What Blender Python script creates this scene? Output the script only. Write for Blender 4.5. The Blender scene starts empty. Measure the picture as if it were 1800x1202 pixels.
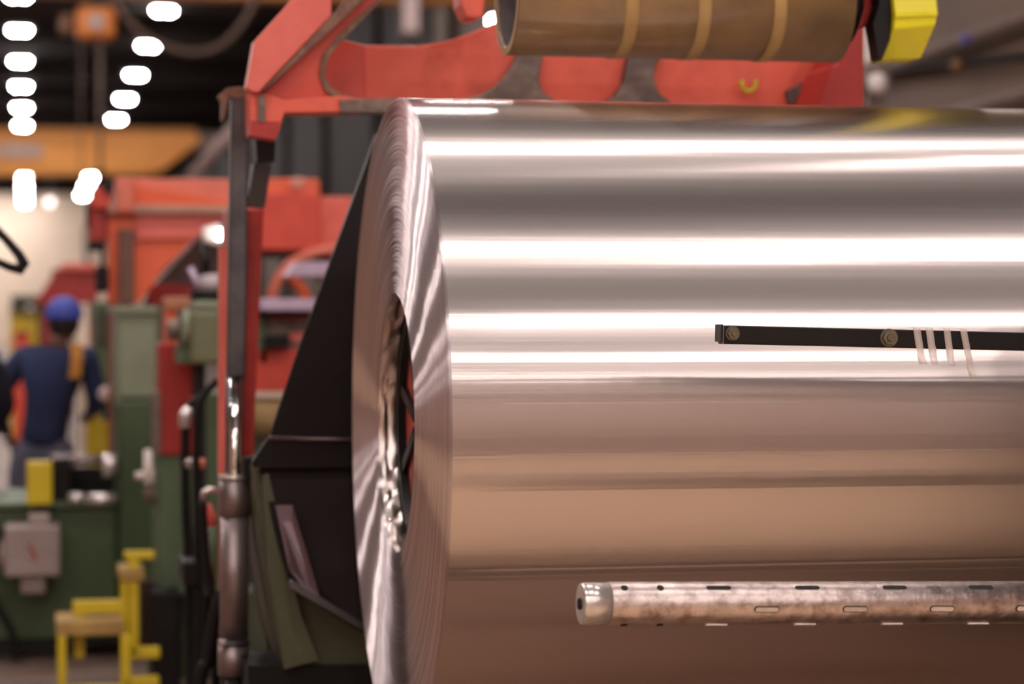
import bpy, bmesh, math, random
from mathutils import Vector, Matrix, noise
random.seed(7)
C = bpy.context.scene.collection
sc = bpy.context.scene
PI = math.pi

# ------------------------------------------------------------------ camera, world, exposure
F = 4250.0
TH = math.atan(850 / F)          # the camera looks a little to the right of the hall's long axis
DE = math.atan(41 / F)           # and very slightly down
CAMZ = 1.6
fw = Vector((math.sin(TH) * math.cos(DE), math.cos(TH) * math.cos(DE), -math.sin(DE)))
rt = Vector((math.cos(TH), -math.sin(TH), 0))
up = rt.cross(fw)
cam_d = bpy.data.cameras.new('camera')
cam = bpy.data.objects.new('camera', cam_d)
C.objects.link(cam)
cam.matrix_world = Matrix((
    (rt.x, up.x, -fw.x, 0), (rt.y, up.y, -fw.y, 0), (rt.z, up.z, -fw.z, CAMZ), (0, 0, 0, 1)))
cam_d.sensor_width = 36
cam_d.lens = F / 1800 * 36
cam_d.clip_end = 400
cam_d.dof.use_dof = True
cam_d.dof.focus_distance = 4.9
cam_d.dof.aperture_fstop = 2.4
sc.camera = cam
sc.view_settings.view_transform = 'Standard'
sc.view_settings.look = 'None'
sc.view_settings.gamma = 1
sc.view_settings.use_curve_mapping = False
sc.view_settings.exposure = 0.45
w = bpy.data.worlds.new('world'); sc.world = w; w.use_nodes = True
w.node_tree.nodes['Background'].inputs[0].default_value = (0.05, 0.04, 0.038, 1)
LAMP = 250.0                     # strength of the lamp lenses
LAMP_COL = (1.0, 0.91, 0.875)


def W(px, py, Y):
    """world point on the plane y = Y seen at pixel (px, py)"""
    d = fw + rt * ((px - 900) / F) - up * ((py - 601) / F)
    t = Y / d.y
    return Vector((d.x * t, Y, CAMZ + d.z * t))


# ------------------------------------------------------------------ materials
def lin(c):
    return tuple((v / 12.92 if v <= 0.04045 else ((v + 0.055) / 1.055) ** 2.4) for v in [x / 255 for x in c]) + (1,)


MATS = {}


def mat(name, col, rough=0.5, metal=0.0, col2=None, scale=6.0, thr=0.55, bump=0.15, spec=0.5, emit=None, coat=0.0):
    if name in MATS: return MATS[name]
    m = bpy.data.materials.new(name); m.use_nodes = True
    nt = m.node_tree; n = nt.nodes; b = n['Principled BSDF']
    b.inputs['Roughness'].default_value = rough
    b.inputs['Metallic'].default_value = metal
    b.inputs['Specular IOR Level'].default_value = spec
    b.inputs['Coat Weight'].default_value = coat
    c1 = lin(col)
    tc = n.new('ShaderNodeTexCoord')
    nz = n.new('ShaderNodeTexNoise'); nz.inputs['Scale'].default_value = scale
    nz.inputs['Detail'].default_value = 6; nz.inputs['Roughness'].default_value = 0.6
    nt.links.new(tc.outputs['Object'], nz.inputs['Vector'])
    r = n.new('ShaderNodeValToRGB')
    r.color_ramp.elements[0].position = max(0.0, thr - 0.16); r.color_ramp.elements[1].position = min(1, thr + 0.16)
    c2 = lin(col2) if col2 else tuple(v * 0.72 for v in c1[:3]) + (1,)
    r.color_ramp.elements[0].color = c1; r.color_ramp.elements[1].color = c2
    nt.links.new(nz.outputs['Fac'], r.inputs['Fac'])
    nt.links.new(r.outputs['Color'], b.inputs['Base Color'])
    if bump:
        bp = n.new('ShaderNodeBump'); bp.inputs['Strength'].default_value = bump; bp.inputs['Distance'].default_value = 0.01
        nt.links.new(nz.outputs['Fac'], bp.inputs['Height']); nt.links.new(bp.outputs['Normal'], b.inputs['Normal'])
    if emit:
        b.inputs['Emission Color'].default_value = emit[0] + (1,)
        b.inputs['Emission Strength'].default_value = emit[1]
    MATS[name] = m
    return m


def coil_metal(name, base, rough, aniso, rot=0.25, relief=None, axis='X'):
    m = bpy.data.materials.new(name); m.use_nodes = True
    nt = m.node_tree; n = nt.nodes; b = n['Principled BSDF']
    b.inputs['Base Color'].default_value = lin(base)
    b.inputs['Metallic'].default_value = 1
    b.inputs['Roughness'].default_value = rough
    b.inputs['Anisotropic'].default_value = aniso
    b.inputs['Anisotropic Rotation'].default_value = rot
    t = n.new('ShaderNodeTangent'); t.direction_type = 'RADIAL'; t.axis = axis
    nt.links.new(t.outputs['Tangent'], b.inputs['Tangent'])
    tc = n.new('ShaderNodeTexCoord')
    if relief == 'wrap':
        # very fine roll lines that run along the strip's width
        mp2 = n.new('ShaderNodeMapping'); mp2.inputs['Scale'].default_value = (0.0, 1.0, 1.0)
        nt.links.new(tc.outputs['Object'], mp2.inputs['Vector'])
        n2 = n.new('ShaderNodeTexNoise'); n2.inputs['Scale'].default_value = 60; n2.inputs['Detail'].default_value = 3
        nt.links.new(mp2.outputs['Vector'], n2.inputs['Vector'])
        b2 = n.new('ShaderNodeBump'); b2.inputs['Strength'].default_value = 1; b2.inputs['Distance'].default_value = 0.0002
        nt.links.new(n2.outputs['Fac'], b2.inputs['Height'])
        nt.links.new(b2.outputs['Normal'], b.inputs['Normal'])
        b.inputs['Roughness'].default_value = 0.24
        # broader scatter of the rolled surface over the sharper sheen
        w2 = n.new('ShaderNodeBsdfAnisotropic'); w2.distribution = 'GGX'
        w2.inputs['Color'].default_value = lin(base); w2.inputs['Roughness'].default_value = 0.57
        w2.inputs['Anisotropy'].default_value = 0.62; w2.inputs['Rotation'].default_value = 0.0
        nt.links.new(t.outputs['Tangent'], w2.inputs['Tangent']); nt.links.new(b2.outputs['Normal'], w2.inputs['Normal'])
        mx = n.new('ShaderNodeMixShader'); mx.inputs[0].default_value = 0.5
        out = n['Material Output']
        nt.links.new(b.outputs[0], mx.inputs[1]); nt.links.new(w2.outputs[0], mx.inputs[2]); nt.links.new(mx.outputs[0], out.inputs['Surface'])
        lw = n.new('ShaderNodeLayerWeight'); lw.inputs['Blend'].default_value = 0.5
        mr = n.new('ShaderNodeMapRange'); mr.inputs['From Min'].default_value = 0.42; mr.inputs['From Max'].default_value = 0.78
        mr.inputs['To Min'].default_value = 0.56; mr.inputs['To Max'].default_value = 0.12
        nt.links.new(lw.outputs['Facing'], mr.inputs['Value']); nt.links.new(mr.outputs['Result'], mx.inputs[0])
    if relief == 'edges':
        # the stacked strip edges scatter light across the rings and hardly along them
        w2 = n.new('ShaderNodeBsdfAnisotropic'); w2.distribution = 'GGX'
        w2.inputs['Color'].default_value = lin(base); w2.inputs['Roughness'].default_value = 0.40
        w2.inputs['Anisotropy'].default_value = 0.84; w2.inputs['Rotation'].default_value = 0.0
        nt.links.new(t.outputs['Tangent'], w2.inputs['Tangent'])
        mx = n.new('ShaderNodeMixShader'); mx.inputs[0].default_value = 0.62
        out = n['Material Output']
        nt.links.new(b.outputs[0], mx.inputs[1]); nt.links.new(w2.outputs[0], mx.inputs[2]); nt.links.new(mx.outputs[0], out.inputs['Surface'])
    return m


red = mat('red_paint', (216, 76, 56), 0.42, 0, (196, 60, 46), 5, 0.6)
red_pale = mat('faded_red_paint', (226, 108, 94), 0.45, 0, (206, 88, 78), 4, 0.6)
red_dirty = mat('worn_red_paint', (228, 96, 74), 0.45, 0, (196, 84, 70), 9, 0.66)
red_deep = mat('deep_red_paint', (168, 38, 30), 0.45, 0, (140, 34, 28), 5, 0.6)
orange = mat('orange_paint', (230, 98, 56), 0.45, 0, (216, 86, 52), 3, 0.6)
orange_pale = mat('pale_orange_paint', (226, 122, 98), 0.45, 0, (210, 104, 84), 3, 0.6)
grime = mat('greasy_steel', (104, 88, 80), 0.5, 0.3, (150, 128, 116), 16, 0.58, 0.4)
edge_brown = mat('bare_cut_edge', (110, 74, 60), 0.6, 0.2, (150, 112, 92), 22, 0.58, 0.3)
dark_steel = mat('dark_steel', (92, 88, 90), 0.38, 0.6, (54, 50, 50), 9, 0.6)
black_metal = mat('black_oxide_steel', (15, 10, 10), 0.5, 0.0, (26, 17, 15), 14, 0.6, 0.1, 0.25)
black_rubber = mat('black_rubber', (16, 12, 12), 0.6, 0, (24, 19, 18), 8, 0.6, 0.1, 0.25)
chrome = mat('chrome_rod', (235, 230, 225), 0.12, 1, (225, 220, 215), 4, 0.6, 0)
steel = mat('brushed_steel', (158, 142, 140), 0.42, 0.8, (104, 88, 88), 8, 0.6, 0.1)
bright_steel = mat('bright_steel', (225, 215, 210), 0.25, 0.7, (190, 178, 172), 8, 0.6, 0.05)
shaft_steel = mat('scuffed_shaft_steel', (206, 188, 182), 0.36, 0.95, (130, 108, 98), 34, 0.60, 0.25)
key_steel = mat('expander_key_steel', (205, 194, 188), 0.4, 0.6, (170, 158, 150), 20, 0.6, 0.1)
green = mat('green_machine_paint', (64, 80, 48), 0.45, 0, (52, 66, 40), 3, 0.6)
green_pale = mat('pale_green_paint', (128, 134, 110), 0.5, 0, (112, 118, 94), 3, 0.6)
green_mid = mat('mid_green_paint', (88, 104, 76), 0.5, 0, (74, 88, 62), 3, 0.6)
olive = mat('olive_machine_paint', (72, 74, 50), 0.5, 0, (50, 52, 38), 3, 0.6)
yellow = mat('safety_yellow', (206, 178, 28), 0.4, 0, (180, 152, 28), 6, 0.64)
guard_yellow = mat('bright_guard_yellow', (226, 212, 20), 0.3, 0, (206, 190, 24), 3, 0.62, 0.03)
ochre = mat('dirty_yellow_tread', (176, 140, 70), 0.6, 0, (140, 108, 60), 9, 0.55)
crane_yellow = mat('crane_yellow', (248, 166, 76), 0.5, 0, (236, 152, 68), 1, 0.6)
grey_box = mat('grey_enclosure', (150, 132, 126), 0.5, 0, (130, 114, 108), 5, 0.6)
mauve = mat('lavender_grey_metal', (190, 168, 190), 0.4, 0.2, (170, 150, 165), 5, 0.6)
cream = mat('cream_paint', (228, 210, 190), 0.7, 0, (214, 194, 174), 2, 0.6, 0.05)
white_p = mat('white_paint', (232, 220, 214), 0.6, 0, (215, 202, 196), 4, 0.6, 0.05)
tan_wrap = mat('tan_roll_wrap', (146, 112, 72), 0.36, 0.1, (112, 88, 66), 5, 0.55, 0.1, coat=0.3)
tan_tape = mat('tan_tape', (178, 142, 86), 0.45, 0, (160, 124, 72), 12, 0.6, 0.05)
tube_bore = mat('grey_tube_bore', (96, 84, 84), 0.6, 0.2, (78, 66, 66), 6, 0.6)
belt_mat = mat('black_apron_sheet', (20, 12, 11), 0.45, 0.0, (28, 19, 17), 3, 0.6, 0.1, 0.2)
apron_mat = mat('brown_black_apron_plate', (30, 18, 17), 0.5, 0.0, (40, 26, 24), 5, 0.6, 0.1, 0.12)
apron_seam_highlight = mat('apron_seam_and_highlight', (104, 84, 88), 0.3, 0.6, (84, 66, 66), 7, 0.6, 0.1)  # seam bar tone, also paints the highlight on the lower plate
navy = mat('navy_cloth', (38, 48, 84), 0.9, 0, (28, 36, 66), 6, 0.6)
navy_dark = mat('dark_navy_cloth', (18, 18, 32), 0.9, 0, (14, 14, 24), 6, 0.6)
jeans = mat('grey_denim', (108, 108, 126), 0.9, 0, (84, 84, 102), 6, 0.6)
cap_blue = mat('bright_blue_cap', (62, 76, 172), 0.6, 0, (52, 64, 150), 6, 0.6)
skin = mat('skin', (120, 78, 60), 0.6, 0, (108, 70, 54), 6, 0.6, 0)
hair = mat('dark_hair', (26, 18, 16), 0.8, 0, (36, 26, 22), 30, 0.6)
floor_m = mat('worn_concrete', (138, 112, 100), 0.55, 0, (108, 88, 78), 0.6, 0.55, 0.1)
pit_m = mat('dark_pit_plate', (150, 116, 92), 0.5, 0.1, (124, 94, 74), 1.5, 0.5, 0.1)
board_m = mat('tan_reflection_board', (230, 196, 160), 0.6, 0, (216, 180, 146), 1.2, 0.55, 0.1)
ceil_m = mat('dark_roof_sheet', (36, 27, 24), 0.8, 0, (28, 20, 18), 0.4, 0.5, 0.1, 0.2)
wall_m = mat('grey_brown_wall_sheet', (108, 84, 68), 0.75, 0, (86, 74, 66), 0.5, 0.5, 0.1)
wall_warm = mat('pinkish_wall_sheet', (176, 138, 122), 0.7, 0, (150, 116, 102), 0.4, 0.5, 0.1)
lens_m = mat('lit_lamp_lens', (255, 255, 255), 0.4, 0, (255, 255, 255), 2, 0.5, 0, emit=(LAMP_COL, LAMP))
work_m = mat('lit_work_lamp', (255, 255, 255), 0.4, 0, (255, 255, 255), 2, 0.5, 0, emit=((1, .95, .9), 22.0))
spot_m = mat('distant_lit_lens', (255, 255, 255), 0.4, 0, (255, 255, 255), 2, 0.5, 0, emit=((1, .95, .9), 60.0))
tape_m = mat('clear_white_tape', (226, 212, 206), 0.35, 0, (206, 190, 184), 12, 0.6, 0.02)
tb = tape_m.node_tree.nodes['Principled BSDF']; tb.inputs['Alpha'].default_value = 0.5
# two-tone wrap of the coil
wrap_m = coil_metal('rolled_aluminium', (228, 213, 208), 0.26, 1.0, 0.25, 'wrap')
edge_m = coil_metal('strip_edges', (232, 218, 219), 0.5, 0.9, 0.25, 'edges')
inner_m = mat('crumpled_inner_foil', (225, 212, 206), 0.32, 1.0, (200, 184, 176), 8, 0.6, 0)


# ------------------------------------------------------------------ mesh helpers
def new(): return bmesh.new()


def box(bm, a, b, bev=0.0):
    """axis-aligned box between two corners"""
    x0, x1 = sorted((a[0], b[0])); y0, y1 = sorted((a[1], b[1])); z0, z1 = sorted((a[2], b[2]))
    vs = [bm.verts.new(p) for p in ((x0, y0, z0), (x1, y0, z0), (x1, y1, z0), (x0, y1, z0),
                                    (x0, y0, z1), (x1, y0, z1), (x1, y1, z1), (x0, y1, z1))]
    fs = [bm.faces.new([vs[i] for i in f]) for f in ((0, 3, 2, 1), (4, 5, 6, 7), (0, 1, 5, 4), (1, 2, 6, 5), (2, 3, 7, 6), (3, 0, 4, 7))]
    if bev:
        es = list({e for f in fs for e in f.edges})
        bmesh.ops.bevel(bm, geom=es, offset=bev, segments=2, affect='EDGES', profile=0.5)
    return bm


def frame_for(d):
    d = d.normalized()
    a = Vector((0, 0, 1)) if abs(d.z) < 0.9 else Vector((1, 0, 0))
    u = d.cross(a).normalized()
    return u, d.cross(u)


def tube(bm, pts, rad, seg=14, caps=True):
    pts = [Vector(p) for p in pts]
    rs = rad if isinstance(rad, (list, tuple)) else [rad] * len(pts)
    rings = []
    for i, p in enumerate(pts):
        d = (pts[min(i + 1, len(pts) - 1)] - pts[max(i - 1, 0)])
        if i == 0: u, v = frame_for(d)
        else:
            dn = d.normalized(); u = (u - dn * u.dot(dn)).normalized(); v = dn.cross(u)
        rings.append([bm.verts.new(p + (u * math.cos(t) + v * math.sin(t)) * rs[i]) for t in [2 * PI * k / seg for k in range(seg)]])
    for r0, r1 in zip(rings, rings[1:]):
        for k in range(seg):
            f = bm.faces.new((r0[k], r0[(k + 1) % seg], r1[(k + 1) % seg], r1[k])); f.smooth = True
    if caps:
        bm.faces.new(rings[0]); bm.faces.new(rings[-1])
    return bm


def lathe_x(bm, prof, cy, cz, seg=64, jit=None, angs=None):
    """profile of (x, r) spun about the line y=cy, z=cz"""
    rings = []
    angs = angs or [2 * PI * k / seg for k in range(seg)]
    seg = len(angs)
    for i, (x, r) in enumerate(prof):
        ring = []
        for t in angs:
            xx, rr = x, r
            if jit: xx, rr = jit(i, t, x, r)
            ring.append(bm.verts.new((xx, cy + rr * math.cos(t), cz + rr * math.sin(t))))
        rings.append(ring)
    for r0, r1 in zip(rings, rings[1:]):
        for k in range(seg):
            f = bm.faces.new((r0[k], r0[(k + 1) % seg], r1[(k + 1) % seg], r1[k])); f.smooth = True
    return rings


def prism(bm, pix, Y, t, Yb=None):
    """plate whose outline is given by sight lines at depth Y, with real thickness t along the hall"""
    fr = [bm.verts.new(W(x, y, Y)) for x, y in pix]
    bk = [bm.verts.new(v.co + Vector((0, t, 0))) for v in fr]
    bm.faces.new(fr); bm.faces.new(bk[::-1])
    n = len(fr)
    for i in range(n):
        bm.faces.new((fr[i], bk[i], bk[(i + 1) % n], fr[(i + 1) % n]))
    return bm


def pbox(bm, x0, y0, x1, y1, Y, t, bev=0.0):
    """box whose front face spans pixels x0..x1, y0..y1 at depth Y"""
    a = W(x0, (y0 + y1) / 2, Y); b = W(x1, (y0 + y1) / 2, Y); xm = (x0 + x1) / 2
    return box(bm, (a.x, Y, W(xm, y1, Y).z), (b.x, Y + t, W(xm, y0, Y).z), bev)


def ball(bm, c, r, sx=1, sy=1, sz=1, seg=16):
    M = Matrix.Translation(Vector(c)) @ Matrix.Diagonal((sx, sy, sz, 1))
    g = bmesh.ops.create_uvsphere(bm, u_segments=seg, v_segments=max(6, seg // 2), radius=r, matrix=M)
    for v in g['verts']:
        for f in v.link_faces: f.smooth = True
    return bm


def obj(name, bm, m, parent=None, label=None):
    bmesh.ops.recalc_face_normals(bm, faces=bm.faces[:])
    me = bpy.data.meshes.new(name); bm.to_mesh(me); bm.free()
    me.materials.append(m)
    o = bpy.data.objects.new(name, me); C.objects.link(o)
    if parent:
        o.parent = parent
        base = parent
        off = Vector((0, 0, 0))
        while base:
            off += base.location; base = base.parent
        me.transform(Matrix.Translation(-off))
    if label: o['label'] = label
    return o


def tag(o, label, cat, group=None, kind=None):
    o['label'] = label; o['category'] = cat
    if group: o['group'] = group
    if kind: o['kind'] = kind
    return o


def thing(name, label, cat, loc, group=None):
    o = bpy.data.objects.new(name, None); C.objects.link(o)
    o.location = loc; o.empty_display_size = 0.1
    return tag(o, label, cat, group)


def struct(name, bm, m):
    o = obj(name, bm, m); o['kind'] = 'structure'
    return o


def bevel(o, wd=0.006):
    md = o.modifiers.new('bevel', 'BEVEL'); md.width = wd; md.segments = 2; md.limit_method = 'ANGLE'
    return o


# ------------------------------------------------------------------ the hall
ZC = 9.2
YB, YF, XL, XR, XP = -20.5, 150.0, -14.0, 16.0, 7.5
struct('floor', box(new(), (XL, YB, -0.2), (XR, YF, 0)), floor_m)
struct('ceiling', box(new(), (XL, YB, ZC), (XR, YF, ZC + 0.2)), ceil_m)
struct('wall_left', box(new(), (XL - 0.2, YB, 0), (XL, YF, ZC)), wall_warm)
struct('wall_back', box(new(), (XL, YB - 0.2, 0), (XR, YB, ZC)), mat('pale_wall_sheet', (240, 222, 208), .7, 0, (228, 208, 194), .4))
struct('wall_front', box(new(), (XL, YF, 0), (XR, YF + 0.2, ZC)), cream)
struct('wall_right', box(new(), (XR, YB, 0), (XR + 0.2, 12.0, ZC)), wall_warm)
bm = new(); box(bm, (XP, 12.0, 0), (XP + 0.2, YF, ZC)); box(bm, (XP, 12.0, 0), (XR, 12.2, ZC))
struct('wall_partition', bm, wall_m)
# dark sheeting on the upper part of the long partition, standing proud of it
struct('trim_1', box(new(), (XP - 0.06, 45, 4.0), (XP, YF, ZC)), ceil_m)
n = 2
for k in range(18):                                   # roof beams across the hall
    y = -20 + k * 9.3
    bm = new(); box(bm, (XL, y - 0.12, ZC - 0.5), (XR if y < 12 else XP, y + 0.12, ZC - 0.45)); box(bm, (XL, y - 0.02, ZC - 0.45), (XR if y < 12 else XP, y + 0.02, ZC))
    struct('trim_%d' % n, bm, ceil_m); n += 1
for z, yy0 in ((3.78, 14), (2.95, 14)):
    pass
for k in range(14):                                    # posts on the partition wall
    y = 14.5 + k * 9.3
    struct('trim_%d' % n, box(new(), (XP - 0.22, y, 0), (XP, y + 0.25, ZC)), wall_m if k < 4 else ceil_m); n += 1
# unseen dark strips on back wall and floor, added for lines in coil reflections
struct('trim_%d' % n, box(new(), (XL, YB, 6.1), (XR, YB + 0.25, 6.8)), black_metal); n += 1
struct('trim_%d' % n, box(new(), (XL, -4.3, 0), (XR, -3.5, 0.012)), black_metal); n += 1
struct('trim_%d' % n, box(new(), (-2.5, 3.75, 0.0), (4.6, 7.2, 0.012)), pit_m); n += 1
struct('trim_%d' % n, box(new(), (-2.5, 4.02, 0.0), (4.6, 4.14, .05)), black_metal); n += 1  # unseen dark strip added for a line mirrored in the coil
struct('trim_%d' % n, box(new(), (-6.5, -3.4, 0.0), (12, 3.75, 0.02)), board_m); n += 1  # unseen board added for the warm tan reflection low on the coil


# ------------------------------------------------------------------ ceiling lamps
def lamp_proto(label, group):
    t = thing('ceiling_lamp', label, 'lamp', (0, 0, 0), group)
    bm = new(); box(bm, (-.34, -.2, .0), (.34, .2, .12), .02); obj('housing', bm, dark_steel, t)
    for s in (-1, 1):
        bm = new()
        bmesh.ops.create_uvsphere(bm, u_segments=10, v_segments=6, radius=.12, matrix=Matrix.Translation((s * .115, 0, 0)) @ Matrix.Diagonal((1, 1, .75, 1)))
        bmesh.ops.delete(bm, geom=[v for v in bm.verts if v.co.z > .01], context='VERTS')
        obj('lens', bm, lens_m, t)
    bm = new(); tube(bm, [(0, 0, .12), (0, 0, .6)], .012, 6); obj('drop_rod', bm, dark_steel, t)
    return t


def dup(root, loc):
    r = root.copy(); C.objects.link(r); r.location = loc
    for ch in list(root.children):
        c = ch.copy(); C.objects.link(c); c.parent = r
        for g in ch.children:
            d = g.copy(); C.objects.link(d); d.parent = c
    return r


ZL = 8.54
far_y = [40.6, 47.7, 54.9, 62.0, 69.5, 77.2, 85.2, 93.5, 102, 111, 120, 129, 138]
left_y = [39.0, 46.2, 53.1, 59.3, 66.4, 73.6, 81.0, 88.6, 102, 111, 120, 129, 138, 144, 147.5]  # the last two are added to brighten the end wall
near_y = [-16.3, -10.2, -4.3, 1.8, 8.1, 14.3, 20.6, 27.0, 33.6]
proto = None
over = 'unseen twin-lens factory ceiling lamp high above the machines, outside the picture'
words = ['second', 'third', 'fourth', 'fifth', 'sixth', 'seventh']
for X in (-9.8, -6.6, -3.4, -.2, 3.0, 6.2, 9.4, 12.6):
    for Y in near_y + (left_y if X == -.2 else far_y if X == 3.0 else [47.7, 62.0, 77.2, 93.5, 111, 122, 129, 135, 139, 142, 145, 148] if X < -3 and X > -10 else []):  # unseen side rows, with far lamps added to brighten the end wall
        if X > XP and Y > 11: continue
        if X == 6.2 and Y > 12: continue
        if (X > 7 or X < -5) and 0 < Y < 9: continue
        lab, grp = over, 'ceiling lamps outside the picture'
        vis = None
        if X == 3.0 and Y >= 54: vis = (far_y.index(Y) - 2, 'right')
        if X == -.2 and Y >= 53: vis = (left_y.index(Y) - 2, 'left')
        if vis:
            k, side = vis
            if k < 6:
                nm = ['topmost', 'second from top', 'third from top', 'fourth from top', 'fifth from top', 'sixth from top'][k]
                lab = 'glowing twin ceiling lamp, %s in the %s row of lamps' % (nm, side); grp = 'twin ceiling lamps in the %s row' % side
            else:
                lab = 'tiny far twin ceiling lamp below the yellow crane beam, %s row' % side; grp = 'farthest lamps of the %s row' % side
        if proto is None: proto = lamp_proto(lab, grp); o = proto; o.location = (X, Y, ZL)
        else: o = dup(proto, (X, Y, ZL))
        o['label'] = lab; o['group'] = grp

# ------------------------------------------------------------------ the coil
CX, CY, CZ, R, RI = 0.857, 5.70, 1.35, 0.7725, 0.305
XE = 2.80
coil = thing('metal_coil', 'huge shiny rolled aluminium coil filling the right of the picture', 'coil', (CX, CY, CZ - R))
coil.location = (CX, CY, CZ)
bm = new()
nx = 60
# faint creases across the strip: (angle, height, half width in metres)
CREASES = [(PI / 2 + math.radians(a), h, wd) for a, h, wd in
           ((84.4, -.00007, .0016), (92.6, .00016, .0017), (95.0, -.00003, .002), (98.2, .00003, .002), (110.9, -.00012, .0022), (112.4, -.00009, .0018), (81.0, -.00002, .002), (88.0, .00003, .003))]
ANGS = [2 * PI * k / 540 for k in range(540)]
for a, h, wd in CREASES:
    ANGS = [t for t in ANGS if abs(t - a) * R > wd * 4.2] + [a + k * wd * .6 / R for k in range(-7, 8)]
ANGS.sort()


def waves(i, t, x, r):
    v = .00010 * math.sin(t * 19 + 1.3 * math.sin(x * 2.1) + .6) + .00005 * math.sin(t * 31 + 1.9 * math.sin(x * 3.1 + 1) + x * .8) \
        + .00016 * math.sin(t * 11 - x * 1.7) + .00002 * math.sin(t * 57 + x * 1.3)
    for a, h, wd in CREASES:
        dt = (t - a) * R / wd
        if abs(dt) < 4: v += 2.0 * h * math.exp(-dt * dt / 2)
    return x, r + v * min(1, i / 4)


lathe_x(bm, [(CX + .0035 + (XE - CX - .0035) * i / nx, R) for i in range(nx + 1)], CY, CZ, 540, waves, ANGS)
obj('outer_wrap', bm, wrap_m, coil, 'mirror-bright outermost wrap of the strip')
# wound edge: stepped rings of strip, telescoped in slow waves
random.seed(3)
prof = []
nr = 150
offs = []
for i in range(nr + 1):
    f = i / nr
    o_ = -0.0018 * math.sin(f * 2 * PI * 2.2 + .6) - 0.0008 * math.sin(f * 2 * PI * 7.3) + random.uniform(-.0009, .0009)
    if random.random() < .10: o_ += random.uniform(-.002, .002)
    offs.append(o_)
for i in range(nr):
    r0 = RI + (R - RI) * i / nr; r1 = RI + (R - RI) * (i + 1) / nr
    prof.append((CX + offs[i], r0 + .0003)); prof.append((CX + offs[i] + (offs[i + 1] - offs[i]) * .25, r1 - .0003))
prof[-1] = (CX + .0035, R)
prof[0] = (CX + .004, RI)


def face_jit(i, t, x, r):
    f = (r - RI) / (R - RI)
    if f > .995 or f < .004: return x, r
    wv = .0006 * noise.noise(Vector((math.cos(t) * .5, math.sin(t) * .5, r * 22))) + .00006 * noise.noise(Vector((math.cos(t) * 4, math.sin(t) * 4, r * 90)))
    return x + wv, r


bm = new(); lathe_x(bm, prof, CY, CZ, 256, face_jit)
obj('wound_edge', bm, edge_m, coil, 'pale grey wound strip edges in fine rings')


def crumple(i, t, x, r):
    a = min(1, i / 2) * .006
    return x + (0 if i in (0,) else .003 * noise.noise(Vector((math.cos(t) * 6, math.sin(t) * 6, i)))), r - a * abs(noise.noise(Vector((math.cos(t) * 5, math.sin(t) * 5, x * 26)))) * 1.7


bm = new(); lathe_x(bm, [(CX + .004 + .0058 * i, RI) for i in range(8)], CY, CZ, 200, crumple)
for f in bm.faces: f.smooth = False
obj('inner_wrap', bm, inner_m, coil, 'crumpled shiny innermost wraps around the bore')
bm = new(); lathe_x(bm, [(CX + .044, RI - .008), (XE, RI - .008)], CY, CZ, 64)
obj('bore_lining', bm, black_metal, coil, 'dark lining of the bore')
bm = new(); lathe_x(bm, [(XE, R), (XE, RI)], CY, CZ, 96)
obj('back_edge', bm, edge_m, coil)

# mandrel that carries the coil
man = thing('mandrel', 'red and black expanding mandrel inside the bore of the shiny coil', 'mandrel', (CX + .3, CY, CZ))
bm = new(); lathe_x(bm, [(CX + .3, RI - .015), (CX + .046, RI - .015), (CX + .046, RI - .048), (CX + .3, RI - .055)], CY, CZ, 96)
obj('core_ring', bm, black_metal, man, 'black steel ring')
bm = new()
rg = lathe_x(bm, [(XE + .11, .235), (CX + .062, .235), (CX + .062, .001)], CY, CZ, 48)
obj('hub', bm, red, man, 'red hub')
for k in range(8):
    a = k * PI / 4 + .3
    bm = new(); box(bm, (CX + .05, -.014, .05), (CX + .3, .014, RI - .04))
    bmesh.ops.transform(bm, matrix=Matrix.Translation((0, CY, CZ)) @ Matrix.Rotation(a, 4, 'X'), verts=bm.verts)
    obj('spoke', bm, black_metal, man)
hs = thing('uncoiler_housing', 'green drive housing that carries the mandrel beyond the right edge', 'machine', (3.5, CY, 0))
obj('housing_body', box(new(), (3.1, CY - .7, 0), (4.3, CY + .7, 2.2), .03), green, hs)
obj('drive_flange', tube(new(), [(2.96, CY, CZ), (3.1, CY, CZ)], .4, 40), red, hs)

# ------------------------------------------------------------------ slotted shaft and bar in front of the coil
YS = 4.32
p0 = W(1020, 1061, YS); p1 = W(1800, 1058.5, YS)
dx = (p1 - p0).normalized()
sh = thing('expanding_shaft', 'scuffed steel shaft with rows of slots crossing in front of the lower coil', 'shaft', p0)
RS = 0.0402
L = 1.45
bm = new()
tube(bm, [p0 + dx * .052, p0 + dx * .055, p0 + dx * L], [RS * .985, RS, RS], 56)
obj('tube', bm, shaft_steel, sh)
bm = new()
tube(bm, [p0, p0 + dx * .003, p0 + dx * .010, p0 + dx * .052], [RS * .92, RS * .955, RS * .97, RS * .97], 56)
obj('end_cap', bm, bright_steel, sh, 'smooth bright end cap')
bm = new(); tube(bm, [p0 - dx * .004, p0 + dx * .001], [.010, .012], 20); obj('centre_plug', bm, black_metal, sh)
su = Vector((0, 0, 1)); su = (su - dx * su.dot(dx)).normalized(); sv = dx.cross(su)   # sv points away (+Y) or toward
if sv.y > 0: sv = -sv


def on_shaft(xm, ang):
    nrm = su * math.cos(ang) + sv * math.sin(ang)
    return p0 + dx * xm + nrm * RS, nrm


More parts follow.
